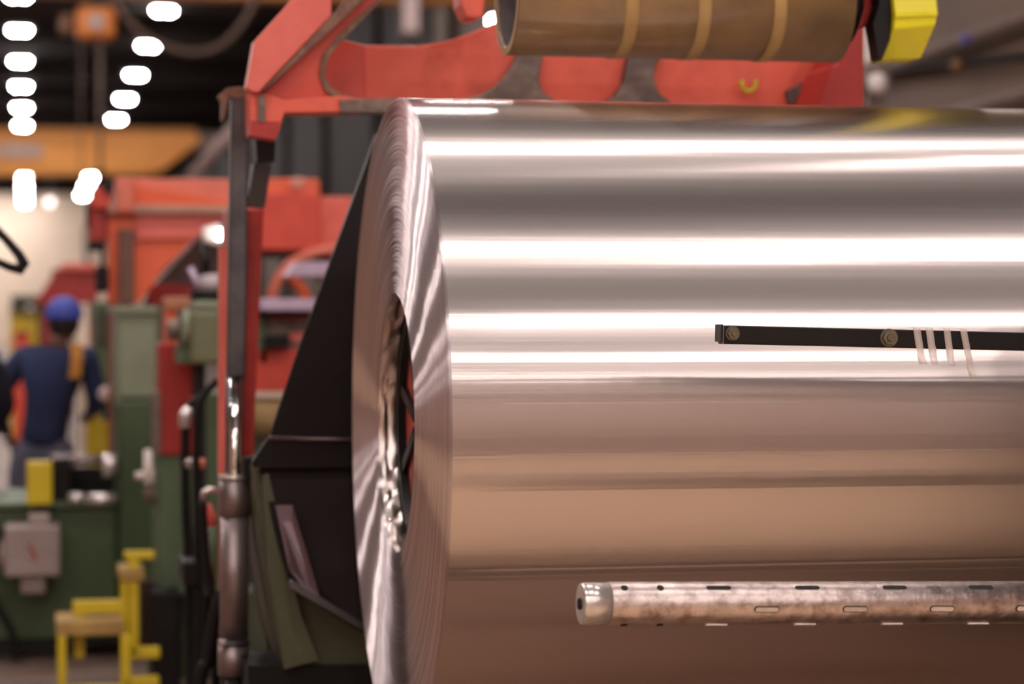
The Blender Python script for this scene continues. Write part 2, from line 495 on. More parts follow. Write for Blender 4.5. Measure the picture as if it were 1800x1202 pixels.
def keypiece(nm, xm, ang, ln, wd, h, m):
    c, nrm = on_shaft(xm, ang)
    t = dx.cross(nrm).normalized()
    bm = new()
    pts = []
    for k in range(16):
        a = 2 * PI * k / 16
        sx = ln / 2 - wd / 2
        pts.append(((sx if math.cos(a) > 0 else -sx) + wd / 2 * math.cos(a), wd / 2 * math.sin(a)))
    lo = [bm.verts.new(c + dx * a + t * b - nrm * .004) for a, b in pts]
    hi = [bm.verts.new(c + dx * a + t * b * .92 + nrm * h) for a, b in pts]
    bm.faces.new(lo[::-1]); bm.faces.new(hi)
    for k in range(16): bm.faces.new((lo[k], lo[(k + 1) % 16], hi[(k + 1) % 16], hi[k]))
    obj(nm, bm, m, sh)


mpx = (p1 - p0).length / 780
A_TOP = math.radians(38); A_MID = math.radians(100); A_BOT = math.radians(160); 
for k in range(8):
    xm = (1250 + 154 * k - 1020) * mpx
    keypiece('slot', xm, A_TOP, .048, .0115, .0004, black_metal)
    keypiece('key', xm, A_BOT, .045, .010, .0022, key_steel)
    xm = (1330 + 154 * k - 1020) * mpx
    if xm < L - .03:
        keypiece('slot', xm, A_MID, .049, .0135, .0003, black_metal)
        keypiece('key', xm, A_MID, .045, .0095, .0022, key_steel)
for px in (1089, 1150):
    xm = (px - 1020) * mpx
    c, nrm = on_shaft(xm, A_TOP)
    bm = new(); tube(bm, [c - nrm * .004, c + nrm * .0006], .0068, 20); obj('hole', bm, black_metal, sh)
    c, nrm = on_shaft(xm + .003, A_BOT)
    bm = new(); tube(bm, [c - nrm * .004, c + nrm * .0008], .0068, 20); obj('hole', bm, black_metal, sh)

YBAR = 4.60
q0 = W(1266, 588, YBAR); q1 = W(1800, 600.5, YBAR); db = (q1 - q0).normalized()
bar = thing('black_bar', 'flat black steel bar with two bolts crossing in front of the coil', 'bar', q0)
hb = .0185
LB = 1.25
bu = Vector((0, 0, 1)); bu = (bu - db * bu.dot(db)).normalized(); bf = db.cross(bu)
if bf.y > 0: bf = -bf


def obox(bm, c, a, b, cc, sa, sb, scc):
    vs = []
    for i in (-1, 1):
        for j in (-1, 1):
            for k in (-1, 1):
                vs.append(bm.verts.new(c + a * sa * i + b * sb * j + cc * scc * k))
    for f in ((0, 1, 3, 2), (4, 6, 7, 5), (0, 4, 5, 1), (2, 3, 7, 6), (0, 2, 6, 4), (1, 5, 7, 3)):
        bm.faces.new([vs[i] for i in f])
    return bm


bm = new(); obox(bm, q0 + db * (LB / 2), db, bu, bf, LB / 2, hb, .016)
bevel(obj('bar_body', bm, black_metal, bar), .0025)
bm = new(); obox(bm, q0 - db * .0025 + bu * .003, db, bu, bf, .0022, hb * .93, .021)
obj('end_plate', bm, black_metal, bar)
# thin pale lip where the end has been cut
bm = new(); obox(bm, q0 + db * .0012 + bf * .0163, db, bu, bf, .0012, hb, .0008)
obj('cut_lip', bm, steel, bar)
bolt_m = mat('dull_brass_bolt', (112, 100, 82), 0.45, 0.4, (84, 74, 60), 40, 0.6, 0.1)
for px, r in ((1283, .0118), (1554, .0150)):
    c = q0 + db * ((px - 1266) * (q1 - q0).length / 534) + bf * .016 + bu * (.003 if px < 1400 else .0015)
    b_ = None
    bm = new(); tube(bm, [c, c + bf * .002], r * 1.22, 28); b_ = obj('washer', bm, bolt_m, bar)
    bm = new(); tube(bm, [c + bf * .002, c + bf * .010], r, 6); obj('bolt_head', bm, bolt_m, bar)
    bm = new(); tube(bm, [c + bf * .010, c + bf * .014], [r * .5, r * .42], 16); obj('bolt_tip', bm, bolt_m, bar)
# post outside the picture that holds bar and shaft
post = thing('shaft_stand', 'dark steel stand holding the shaft and bar beyond the right edge', 'stand', (2.55, 4.4, 0))
bm = new(); box(bm, (2.3, 4.22, 0.02), (2.75, 4.75, 1.75), .01); obj('column', bm, black_metal, post)
bm = new(); box(bm, (2.2, 4.1, 0.0), (2.85, 4.85, .05), .01); obj('foot_plate', bm, black_metal, post)

# four strips of tape stuck over the bar
mm = (q1 - q0).length / 534
tapes = [((1611, 576), (1621, 640), 13, 'leftmost of four pale tape strips hanging off the black bar'),
         ((1633, 576), (1642, 640), 13, 'second pale tape strip from the left hanging off the black bar'),
         ((1664, 577), (1672, 643), 12, 'third pale tape strip from the left hanging off the black bar'),
         ((1693, 578), (1709, 663), 12, 'longest pale tape strip, rightmost of four on the black bar')]
for (a, b, wd, lab) in tapes:
    bm = new()
    A = W(a[0], a[1], YBAR - .0175); B = W(b[0], b[1], YBAR - .0175)
    h = wd / 2 * mm
    rows = []
    for i in range(13):
        f = i / 12
        P = A.lerp(B, f)
        off = 0 if f < .55 else .010 * (f - .55) ** 1.3 + .0015 * math.sin(f * 14)
        tw = .002 * math.sin(f * 9 + a[0])
        rows.append([bm.verts.new(P + Vector((s * h, -.0008 - off + s * tw * (f > .5), 0))) for s in (-1, 0, 1)])
    topb = [bm.verts.new(v.co + Vector((0, .034, .0012))) for v in rows[0]]
    rows = [topb] + rows
    for r0, r1 in zip(rows, rows[1:]):
        for k in range(2):
            f = bm.faces.new((r0[k], r0[k + 1], r1[k + 1], r1[k])); f.smooth = True
    o = obj('tape_strip', bm, tape_m); tag(o, lab, 'tape', 'tape strips on the black bar')
    md = o.modifiers.new('thickness', 'SOLIDIFY'); md.thickness = .0003

# ------------------------------------------------------------------ roll above the coil
YR = 6.0
rr_ = .158
ra = W(893, 97, YR); rc = Vector((ra.x, YR, ra.z + rr_))
roll = thing('wrapped_roll', 'tan wrapped hollow roll hanging just above the shiny coil', 'roll', rc)
XRE = W(1471, 100, YR).x
bm = new()
lathe_x(bm, [(rc.x + .4, rr_ - .022), (rc.x, rr_ - .022), (rc.x - .004, rr_ - .018), (rc.x - .004, rr_ - .004), (rc.x, rr_), (XRE, rr_), (XRE, .03)], YR, rc.z, 96)
obj('roll_shell', bm, tan_wrap, roll)
bm = new(); lathe_x(bm, [(rc.x - .0045, rr_ - .019), (rc.x - .0045, rr_ - .0005)], YR, rc.z, 96)
obj('rim', bm, tan_tape, roll, 'pale tan cut rim of the tube')
bm = new(); lathe_x(bm, [(rc.x + .002, rr_ - .0225), (rc.x + .25, rr_ - .0225), (rc.x + .25, .001)], YR, rc.z, 64)
obj('bore', bm, tube_bore, roll, 'grey hollow bore')
for px in (1075, 1200, 1330):
    xb = W(px, 100, YR).x
    bm = new()

    def slant(i, t, x, r): return x + .022 * math.cos(t + PI * .75) , r
    lathe_x(bm, [(xb - .019, rr_ + .0002), (xb - .018, rr_ + .0025), (xb + .012, rr_ + .0025), (xb + .014, rr_ + .0002)], YR, rc.z, 96, slant)
    obj('tape_band', bm, tan_tape, roll, 'raised tan tape band')
bm = new(); tube(bm, [(XRE - .02, YR, rc.z), (XRE + .25, YR, rc.z)], .04, 24); obj('axle', bm, black_metal, roll)
bm = new(); tube(bm, [(XRE, YR, rc.z), (XRE + .03, YR, rc.z)], [rr_ * .7, rr_ * .7], 40); obj('end_flange', bm, black_metal, roll, 'black end flange')
# red bracket beside the roll
bm = new(); prism(bm, [(1524, -160), (1551, -160), (1546, 10), (1540, 34), (1528, 46), (1506, 51), (1512, 38), (1519, 15)], 5.95, .12)
br = thing('roll_bracket', 'small dark red curved bracket between tan roll and yellow guard', 'bracket', W(1524, 40, 5.95))
bevel(obj('bracket_plate', bm, red_deep, br), .004)
bm = new(); prism(bm, [(1500, -160), (1524, -160), (1519, 15), (1508, 50), (1494, 50), (1499, 20)], 6.1, .08)
obj('backing_plate', bm, black_metal, br, 'black backing plate')

# yellow guard: bent plate with a black cheek on its left
YG = 5.85
gd = thing('yellow_guard', 'bright yellow bent steel guard with a black side above the coil', 'guard', W(1600, 50, YG))
def gpts(xs): return [W(x, y, YG) for x, y in xs]
left = [W(1568, -170, YG), W(1571, 0, YG), W(1573, 27, YG), W(1571, 51, YG), W(1549, 105, YG + .07)]
right = [W(1644, -170, YG), W(1647, 0, YG), W(1648, 24, YG), W(1644, 44, YG), W(1619, 103, YG + .07)]
# the plate leans: its lower lap folds back away from the camera
for seq in (left, right):
    seq[2].y -= .004; seq[3].y -= .002
bm = new()
def strip(a, b):
    fr = [[bm.verts.new(p) for p in a], [bm.verts.new(p) for p in b]]
    bk = [[bm.verts.new(p + Vector((.0, .10, 0))) for p in a], [bm.verts.new(p + Vector((0, .10, 0))) for p in b]]
    for i in range(len(a) - 1):
        bm.faces.new((fr[0][i], fr[1][i], fr[1][i + 1], fr[0][i + 1]))
        bm.faces.new((bk[0][i], bk[0][i + 1], bk[1][i + 1], bk[1][i]))
        bm.faces.new((fr[1][i], bk[1][i], bk[1][i + 1], fr[1][i + 1]))
        bm.faces.new((fr[0][i], fr[0][i + 1], bk[0][i + 1], bk[0][i]))
    bm.faces.new((fr[0][0], bk[0][0], bk[1][0], fr[1][0])); bm.faces.new((fr[0][-1], fr[1][-1], bk[1][-1], bk[0][-1]))
strip(left, right)
bevel(obj('guard_plate', bm, guard_yellow, gd), .004)
bm = new(); prism(bm, [(1540, -170), (1570, -170), (1573, 0), (1574, 27), (1572, 51), (1550, 106), (1544, 102), (1535, 42), (1546, 8)], YG + .02, .06)
obj('side_cheek', bm, black_metal, gd, 'black side cheek')
bm = new(); prism(bm, [(1574, 22), (1648, 19), (1648, 27), (1574, 30)], YG - .010, .012)
obj('fold_strip', bm, guard_yellow, gd, 'bright fold across the guard')

# ------------------------------------------------------------------ red uncoiler frame behind the coil
YA = 6.55
fr = thing('red_uncoiler_frame', 'big worn red steel frame with angled arms behind the shiny coil', 'machine frame', W(425, 1400, 7.2))
bm = new(); prism(bm, [(512, 0), (640, -140), (740, -140), (583, 0), (583, 27), (455, 163), (440, 160), (434, 153), (448, 71)], YA, .10)
bevel(obj('upper_arm_plate', bm, red_pale, fr, 'pinkish faded outer arm plate'), .004)
bm = new(); prism(bm, [(583, 27), (606, 0), (720, -140), (742, -140), (640, 0), (481, 146), (455, 166)], YA - .012, .09)
bevel(obj('arm_flange', bm, edge_brown, fr, 'brown bare edge of the arm'), .003)
bm = new(); prism(bm, [(618, 0), (738, -140), (790, -140), (664, 0), (634, 30), (600, 62), (574, 96), (566, 130), (574, 152), (596, 168), (643, 176), (643, 197), (500, 199), (486, 243), (470, 240), (438, 233), (438, 160), (466, 160), (481, 146)], YA + .05, .12)
bevel(obj('inner_arm', bm, red, fr), .004)
bm = new(); prism(bm, [(664, 0), (790, -140), (800, -140), (672, 0), (610, 62), (580, 97), (571, 130), (579, 150), (600, 166), (644, 172), (644, 182), (594, 174), (571, 158), (562, 132), (568, 96), (598, 58), (632, 26)], YA + .035, .14)
obj('chipped_edge', bm, edge_brown, fr, 'grimy chipped edge of the inner arm')
bm = new(); prism(bm, [(438, 160), (470, 164), (500, 176), (596, 168), (646, 174), (640, 196), (500, 198), (488, 240), (466, 226), (440, 228)], YA + .03, .03)
bevel(obj('corner_gusset', bm, red_dirty, fr, 'orange-red scuffed corner plate'), .003)
bm = new(); prism(bm, [(454, 168), (467, 170), (466, 214), (454, 214)], YA + .015, .02)
obj('gusset_rib', bm, grime, fr)
bm = new(); prism(bm, [(440, 212), (492, 214), (484, 246), (438, 238)], YA + .02, .10)
obj('pivot_block', bm, red_deep, fr, 'dark red pivot block')
bm = new(); prism(bm, [(596, 176), (700, 172), (700, 196), (600, 197)], YA + .02, .10)
obj('lower_ledge', bm, grime, fr, 'bare greasy ledge beside the coil')
# arched cross beam
YX = 6.85
bm = new()
prism(bm, [(596, 72), (606, 71), (640, 79), (733, 80), (762, 76), (792, 70), (820, 61), (845, 50), (872, 38), (900, 20), (930, -12), (1500, -12), (1500, 200), (700, 200), (700, 190), (596, 190)], YX, .16)
bevel(obj('arched_beam', bm, red_dirty, fr, 'red cross beam with a dished top edge'), .006)
bm = new(); prism(bm, [(574, 96), (600, 72), (607, 71), (641, 80), (643, 176), (598, 168), (566, 140)], YX - .04, .05)
bevel(obj('beam_end_plate', bm, red, fr), .004)
# greasy ribs between the rounded pockets
bm = new(); prism(bm, [(914, 90), (956, 90), (950, 120), (948, 140), (954, 162), (975, 175), (975, 200), (790, 200), (806, 176), (850, 165), (878, 146), (898, 120)], YX - .05, .05)
bevel(obj('rib', bm, grime, fr), .005)
bm = new(); prism(bm, [(1108, 90), (1166, 90), (1152, 118), (1150, 140), (1160, 165), (1182, 180), (1182, 200), (1050, 200), (1060, 178), (1082, 168), (1096, 146)], YX - .05, .05)
bevel(obj('rib', bm, grime, fr), .005)
bm = new(); prism(bm, [(1384, 160), (1402, 150), (1420, 140), (1432, 160), (1430, 180), (1388, 180)], YX - .03, .03)
obj('worn_patch', bm, grime, fr)
ey = bm = new(); tube(bm, [W(1303, 140, YX - .03), W(1304, 152, YX - .03), W(1311, 160, YX - .03), W(1321, 160, YX - .03), W(1328, 152, YX - .03), W(1329, 140, YX - .03)], .0075, 10)
obj('lifting_eye', bm, yellow, fr, 'small yellow lifting eye')
bm = new(); prism(bm, [(1496, 40), (1519, 44), (1519, 205), (1428, 205), (1440, 180), (1462, 118), (1474, 112), (1484, 80)], YX - .3, .24)
bevel(obj('end_column', bm, red_deep, fr, 'dark red end column behind the roll'), .005)
bm = new(); prism(bm, [(806, -40), (856, -40), (850, 28), (840, 32), (820, 31), (810, 8)], YX - .2, .12)
bevel(obj('stop_lug', bm, red_dirty, fr, 'chipped red lug beside the roll end'), .006)
# column down to the floor
YC = 7.25
bm = new(); prism(bm, [(400, 366), (464, 366), (452, 640), (444, 834), (434, 838), (432, 1150), (394, 1150), (394, 838), (398, 830)], YC, .22)
bevel(obj('column', bm, mat('column_red', (192, 50, 40), .45, 0, (170, 42, 34)), fr), .006)
bm = new(); prism(bm, [(392, 1146), (436, 1146), (440, 1480), (388, 1480)], YC + .01, .24); obj('column_foot', bm, black_metal, fr, 'black lower end of the column')
bm = new(); prism(bm, [(402, 366), (432, 366), (425, 830), (420, 1480), (400, 1480), (400, 830)], YC - .05, .05)
obj('column_recess', bm, black_metal, fr, 'dark groove down the column')
bm = new(); prism(bm, [(386, 434), (402, 434), (400, 834), (385, 834)], YC - .055, .06)
obj('column_flange', bm, red_pale, fr, 'pinkish left flange of the column')
bm = new(); prism(bm, [(449, 238), (484, 246), (483, 284), (452, 284)], YC - .4, .1)  # shade of the gap below the arm, painted as a black fill
obj('dark_gap_fill', bm, black_metal, fr, 'black fill for the dark gap under the arm')
bm = new(); prism(bm, [(447, 286), (477, 290), (466, 364), (435, 360)], YC - .42, .1)
obj('hinge_lever', bm, mat('dark_brown_steel', (52, 38, 32), .5, .2), fr, 'dark brown lever')

# ------------------------------------------------------------------ hydraulic cylinder
YH = 6.85
cyl = thing('hydraulic_cylinder', 'tall upright hydraulic cylinder with chrome rod left of the coil', 'cylinder', W(412, 1480, YH))
bm = new()
a_, b_, c_ = W(421, 170, YH), W(418, 400, YH), W(414, 662, YH)
obox(bm, (a_ + c_) / 2, (c_ - a_).normalized(), Vector((1, 0, 0)), Vector((0, 1, 0)), (c_ - a_).length / 2, .0255, .025)
bevel(obj('rod_guard', bm, dark_steel, cyl, 'dark grey square guard bar'), .006)
bm = new(); tube(bm, [W(414, 640, YH), W(412, 1000, YH)], .0165, 24); obj('piston_rod', bm, chrome, cyl, 'polished chrome rod')
bm = new(); tube(bm, [W(403, 650, YH + .03), W(402, 838, YH + .03)], .010, 12); obj('guide_rod', bm, dark_steel, cyl)
bm = new(); tube(bm, [W(413, 834, YH), W(413, 842, YH)], .047, 36); obj('gland_ring', bm, bright_steel, cyl, 'bright gland ring')
bm = new(); tube(bm, [W(413, 840, YH), W(413, 906, YH)], .0445, 36); obj('gland', bm, steel, cyl)
bm = new(); tube(bm, [W(413, 904, YH), W(411, 1126, YH)], .0405, 36); obj('barrel', bm, steel, cyl)
bm = new(); tube(bm, [W(411, 1124, YH), W(411, 1132, YH)], .046, 36); obj('lower_ring', bm, dark_steel, cyl)
bm = new(); tube(bm, [W(410, 1130, YH), W(410, 1186, YH)], .0435, 36); obj('base_cap', bm, steel, cyl)
bm = new(); tube(bm, [W(410, 1180, YH), Vector((W(410, 1200, YH).x, YH, 0))], .020, 16); obj('foot_pin', bm, dark_steel, cyl)
bm = new(); prism(bm, [(384, 168), (398, 155), (426, 152), (438, 158), (438, 172), (402, 172), (396, 210), (390, 212), (390, 180)], YH - .03, .06)
bevel(obj('top_clevis', bm, edge_brown, cyl, 'rusty torn bracket on top'), .003)
bm = new(); tube(bm, [W(388, 1130, YH - .03), W(398, 1128, YH - .05)], .008, 10); obj('port_fitting', bm, bright_steel, cyl)

# ------------------------------------------------------------------ black apron behind the coil
YP = 6.44
ap = thing('black_apron', 'black sloping apron sheet hanging behind the left edge of the coil', 'apron', W(540, 1100, YP))
bm = new(); prism(bm, [(662, 235), (760, 235), (760, 820), (445, 822), (443, 812), (475, 765), (530, 600)], YP + .12, .03)
obj('upper_sheet', bm, belt_mat, ap)
bm = new(); tube(bm, [W(474, 770, YP + .105), W(720, 774, YP + .105)], .0065, 10); obj('seam_bar', bm, apron_seam_highlight, ap, 'thin pale brown seam bar')
# lower plate leans back towards the coil: top edge further away than the bottom edge
bm = new()
pl = [((456, 822), YP + .15), ((760, 822), YP + .15), ((760, 1160), YP - .0), ((634, 1104), YP - .0), ((512, 1030), YP + .03), ((492, 960), YP + .08)]
frv = [bm.verts.new(W(x, y, Y)) for (x, y), Y in pl]; bkv = [bm.verts.new(v.co + Vector((0, .02, -.01))) for v in frv]
bm.faces.new(frv); bm.faces.new(bkv[::-1])
for i in range(6): bm.faces.new((frv[i], bkv[i], bkv[(i + 1) % 6], frv[(i + 1) % 6]))
obj('lower_plate', bm, apron_mat, ap)
bm = new(); fv = [bm.verts.new(W(x, y, Y)) for x, y, Y in ((484, 888, YP + .07), (514, 888, YP + .055), (562, 1048, YP - .03), (545, 1048, YP - .02), (508, 1000, YP + .03))]  # painted highlight: a pale plate stands for the sheen on the apron
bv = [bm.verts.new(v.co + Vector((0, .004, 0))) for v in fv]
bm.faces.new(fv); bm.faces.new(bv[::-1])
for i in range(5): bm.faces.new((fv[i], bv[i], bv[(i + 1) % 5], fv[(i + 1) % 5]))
obj('highlight_band', bm, apron_seam_highlight, ap, 'painted grey highlight band down the plate')
bm = new(); prism(bm, [(511, 1024), (514, 1020), (640, 1096), (640, 1110), (510, 1034)], YP - .06, .05)
bevel(obj('edge_lip', bm, dark_steel, ap, 'grey steel lip along the lower edge'), .002)

gb = thing('olive_machine', 'dark olive green machine base under the black apron', 'machine base', W(560, 1400, 6.7))
bm = new(); prism(bm, [(446, 818), (470, 830), (484, 900), (512, 1034), (720, 1120), (720, 1480), (520, 1480), (500, 1176), (480, 1100), (458, 960)], 6.62, .5)
bevel(obj('base_body', bm, olive, gb), .01)
bm = new(); prism(bm, [(462, 836), (472, 832), (528, 1080), (560, 1160), (500, 1176), (474, 1010)], 6.56, .06)
obj('side_rib', bm, mat('rib_olive', (80, 84, 58), .5), gb, 'lighter green curved rib')
bm = new(); prism(bm, [(436, 1170), (720, 1170), (720, 1520), (436, 1520)], 6.60, .3)
obj('skirt', bm, black_rubber, gb, 'black skirt at floor level')
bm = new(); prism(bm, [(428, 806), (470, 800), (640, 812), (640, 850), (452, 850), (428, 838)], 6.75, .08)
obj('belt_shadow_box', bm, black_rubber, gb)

# ------------------------------------------------------------------ hoses and pipes left of the cylinder
def hose(pix, Y, r, lab, m=black_rubber, name='hose', cat='hose'):
    bm = new()
    P = [W(x, y, Y) for x, y in pix]
    # smooth the run
    Q = []
    for i in range(len(P) - 1):
        a = P[max(i - 1, 0)]; b = P[i]; c = P[i + 1]; d = P[min(i + 2, len(P) - 1)]
        for k in range(6):
            t = k / 6
            Q.append(0.5 * ((2 * b) + (c - a) * t + (2 * a - 5 * b + 4 * c - d) * t * t + (3 * b - a - 3 * c + d) * t ** 3))
    Q.append(P[-1])
    tube(bm, Q, r, 10)
    return tag(obj(name, bm, m), lab, cat)


hose([(352, 700), (335, 716), (326, 760), (327, 900), (332, 1010), (334, 1202), (334, 1420)], 8.2, .016, 'thick black hose arching beside the red panel')
hose([(384, 668), (362, 690), (348, 724), (345, 800), (346, 900), (348, 1060), (350, 1430)], 8.0, .013, 'thin black hose falling from below the green gearbox')
hose([(356, 880), (362, 980), (372, 1040), (378, 1090), (378, 1460)], 7.4, .013, 'black hose sagging close left of the hydraulic cylinder')
hose([(392, 1040), (378, 1080), (365, 1160), (352, 1202), (340, 1440)], 7.3, .020, 'dark hose curving out at the foot of the hydraulic cylinder')
hose([(455, 850), (462, 880), (460, 960), (470, 1060), (480, 1202), (480, 1470)], 7.0, .012, 'black hose just right of the hydraulic cylinder')
vt = thing('hose_fitting', 'silver elbow fitting with a red sleeve beside the cylinder gland', 'fitting', W(372, 870, 7.5))
bm = new(); tube(bm, [W(357, 876, 7.5), W(358, 864, 7.5), W(366, 861, 7.5), W(384, 862, 7.5)], .010, 12); obj('elbow', bm, bright_steel, vt)
bm = new(); tube(bm, [W(366, 885, 7.5), W(371, 905, 7.5), W(373, 925, 7.5)], [.009, .014, .013], 12); obj('sleeve', bm, red_pale, vt, 'red sleeve')
bm = new(); tube(bm, [W(373, 925, 7.5), W(375, 1030, 7.5)], [.013, .008], 12); obj('green_hose_end', bm, green_mid, vt, 'green hose end')
pc = thing('pipe_clip', 'bright metal pipe coupling on top of the black hose arch', 'coupling', W(326, 730, 8.15))
bm = new(); tube(bm, [W(333, 716, 8.15), W(325, 730, 8.15), W(323, 752, 8.15)], [.016, .022, .018], 14); obj('coupling_sleeve', bm, bright_steel, pc)
c2 = thing('pipe_clip', 'small silver and orange pipe union low between the hoses', 'coupling', W(335, 815, 8.1))
bm = new(); tube(bm, [W(335, 806, 8.1), W(334, 822, 8.1)], .014, 12); obj('union_nut', bm, bright_steel, c2)
bm = new(); tube(bm, [W(326, 814, 8.19), W(346, 814, 8.01)], .009, 8); obj('cross_nipple', bm, grime, c2)
bm = new(); tube(bm, [W(353, 806, 8.1), W(352, 824, 8.1)], .015, 12); obj('union_sleeve', bm, orange_pale, c2, 'orange sleeve')
bl = thing('hose_clamp', 'black clamp block holding the hoses beside the green column', 'clamp', W(334, 1010, 8.0))
obj('clamp_block', pbox(new(), 322, 988, 350, 1030, 7.97, .26, .006), black_metal, bl)

# ------------------------------------------------------------------ green press on the left
YM = 11.6
gp = thing('green_press', 'large two-tone green machine with square column at the left', 'machine', W(140, 1130, YM))
obj('column_upper', pbox(new(), 207, 548, 278, 702, YM, .9, .02), green_pale, gp, 'pale faded green upper column')
obj('column_cap', pbox(new(), 203, 538, 280, 552, YM - .03, .98, .01), green_pale, gp)
obj('column_lower', pbox(new(), 207, 702, 278, 1128, YM, .9, .02), green, gp, 'dark green lower column')
obj('bed', pbox(new(), -160, 890, 208, 1128, YM - .02, 1.0, .02), green, gp, 'dark green bed')
obj('bed_top', pbox(new(), -160, 884, 206, 893, YM - .06, 1.0, .005), green_mid, gp)
obj('plinth', pbox(new(), -170, 1126, 280, 1136, YM - .05, 1.1), black_metal, gp, 'black plinth')
# second green column and red panel, closer
YN = 10.6
g2 = thing('green_column', 'mid-green machine column with a red panel behind the hoses', 'machine', W(308, 1200, YN))
obj('column_body', pbox(new(), 276, 800, 345, 1048, YN, .5, .01), green_mid, g2)
obj('red_panel', pbox(new(), 281, 603, 341, 800, YN - .02, .3, .01), red_deep, g2, 'red upright panel')
obj('panel_edge', pbox(new(), 272, 690, 282, 800, YN - .03, .3), grime, g2, 'grey side strip of the panel')
obj('rear_post', pbox(new(), 345, 690, 392, 1150, YN + .2, .4, .01), green_mid, g2)
obj('lower_block', pbox(new(), 268, 1040, 318, 1240, YN - .2, .4, .01), black_metal, g2, 'black lower block')
obj('dark_base', pbox(new(), 318, 1040, 480, 1260, YN + .2, .8, .01), olive, g2)
# valve on the column edge
vv = thing('silver_valve', 'small silver lever valve on the edge of the dark green column', 'valve', W(258, 830, YN - .1))
bm = new(); tube(bm, [W(260, 790, YN - .1), W(262, 850, YN - .1)], [.016, .026], 12); obj('valve_stem', bm, white_p, vv)
bm = new(); tube(bm, [W(238, 836, YN - .1), W(272, 833, YN - .1)], .016, 12); obj('lever', bm, white_p, vv)
bm = new(); tube(bm, [W(262, 850, YN - .1), W(258, 880, YN - .1)], .016, 12); obj('tail_pipe', bm, grime, vv)
bm = new(); tube(bm, [W(264, 850, YN - .1), W(272, 888, YN - .1)], .012, 12); obj('tail_pipe', bm, grime, vv)

# gearbox with lamp
YQ = 10.2
gx = thing('green_gearbox', 'olive green gearbox housing behind the red column', 'gearbox', W(360, 640, YQ))
obj('gearbox_body', pbox(new(), 335, 545, 392, 640, YQ, .35, .02), mat('gearbox_olive', (112, 112, 82), .5, 0), gx)
obj('gearbox_top', pbox(new(), 338, 528, 390, 546, YQ + .02, .3, .02), green_pale, gx)
bm = new(); tube(bm, [W(318, 575, YQ + .1), W(340, 578, YQ + .1)], .075, 20); obj('bearing_cap', bm, green_pale, gx)
bm = new(); tube(bm, [W(294, 580, YQ + .12), W(318, 580, YQ + .12)], .045, 18); obj('shaft_collar', bm, grime, gx)
obj('mounting_foot', pbox(new(), 312, 605, 340, 640, YQ + .1, .2, .01), green_mid, gx)
obj('neck', pbox(new(), 343, 640, 362, 1225, YQ + .1, .2), black_metal, gx, 'dark neck below the housing')
oc = thing('orange_cover', 'small orange-tan cover box on top beside the gearbox', 'box', W(312, 600, YN + .02))
obj('cover_box', pbox(new(), 290, 522, 334, 545, YN, .22, .01), mat('tan_orange', (190, 124, 90), .5, 0), oc)
obj('cover_leg', pbox(new(), 292, 545, 310, 603, YN + .02, .2), orange, oc)

wl = thing('work_lamp', 'glaring round work lamp with a white hood beside the grey bar', 'lamp', W(372, 520, YQ + .1))
bm = new(); ball(bm, W(386, 412, YQ + .0), .022, 1, .6, 1, 12); obj('lamp_lens', bm, work_m, wl, 'lit lens')
bm = new(); tube(bm, [W(356, 414, YQ + .12), W(388, 412, YQ + .12)], [.035, .05], 18); obj('hood', bm, white_p, wl, 'white hood')
bm = new(); tube(bm, [W(362, 426, YQ + .12), W(362, 492, YQ + .12)], .020, 12); obj('stem', bm, black_metal, wl)
bm = new(); tube(bm, [W(370, 482, YQ + .12), W(370, 492, YQ + .12), W(370, 512, YQ + .12)], [.03, .055, .062], 20); obj('dome', bm, mat('dome_grey', (176, 160, 162), .5, 0), wl, 'pale dome')
bm = new(); tube(bm, [W(366, 510, YQ + .12), W(366, 532, YQ + .12)], [.080, .070], 20); obj('collar', bm, black_rubber, wl, 'black collar')
bm = new(); tube(bm, [W(334, 470, YQ + .12), W(352, 512, YQ + .12)], .014, 10); obj('strut', bm, mauve, wl)

# roller stand above the bed
rs = thing('roller_stand', 'low stand with silver rollers on the green machine bed', 'roller stand', W(150, 888, YM - .1))
obj('side_plate', pbox(new(), 90, 806, 124, 886, YM + .0, .5, .01), black_metal, rs)
bm = new(); tube(bm, [W(92, 808, YM + .1), W(192, 808, YM + .1)], .024, 16); obj('roller', bm, steel, rs)
bm = new(); tube(bm, [W(180, 818, YM + .0), W(204, 818, YM + .0)], .055, 18); obj('roller_end', bm, bright_steel, rs, 'bright round roller end')
bm = new(); tube(bm, [W(120, 876, YM - .05), W(150, 876, YM - .05)], .026, 16); obj('roller', bm, bright_steel, rs)
bm = new(); tube(bm, [W(154, 878, YM - .05), W(204, 878, YM - .05)], .032, 16); obj('roller', bm, bright_steel, rs)
obj('back_plate', pbox(new(), 118, 822, 200, 868, YM + .4, .1), black_metal, rs)
yb = thing('yellow_block', 'yellow rectangular block standing above the grey junction box', 'block', W(70, 888, YM - .1))
obj('block_body', pbox(new(), 47, 812, 92, 888, YM - .12, .12, .008), yellow, yb)
obj('block_foot', pbox(new(), 58, 886, 84, 912, YM - .10, .06), black_metal, yb)

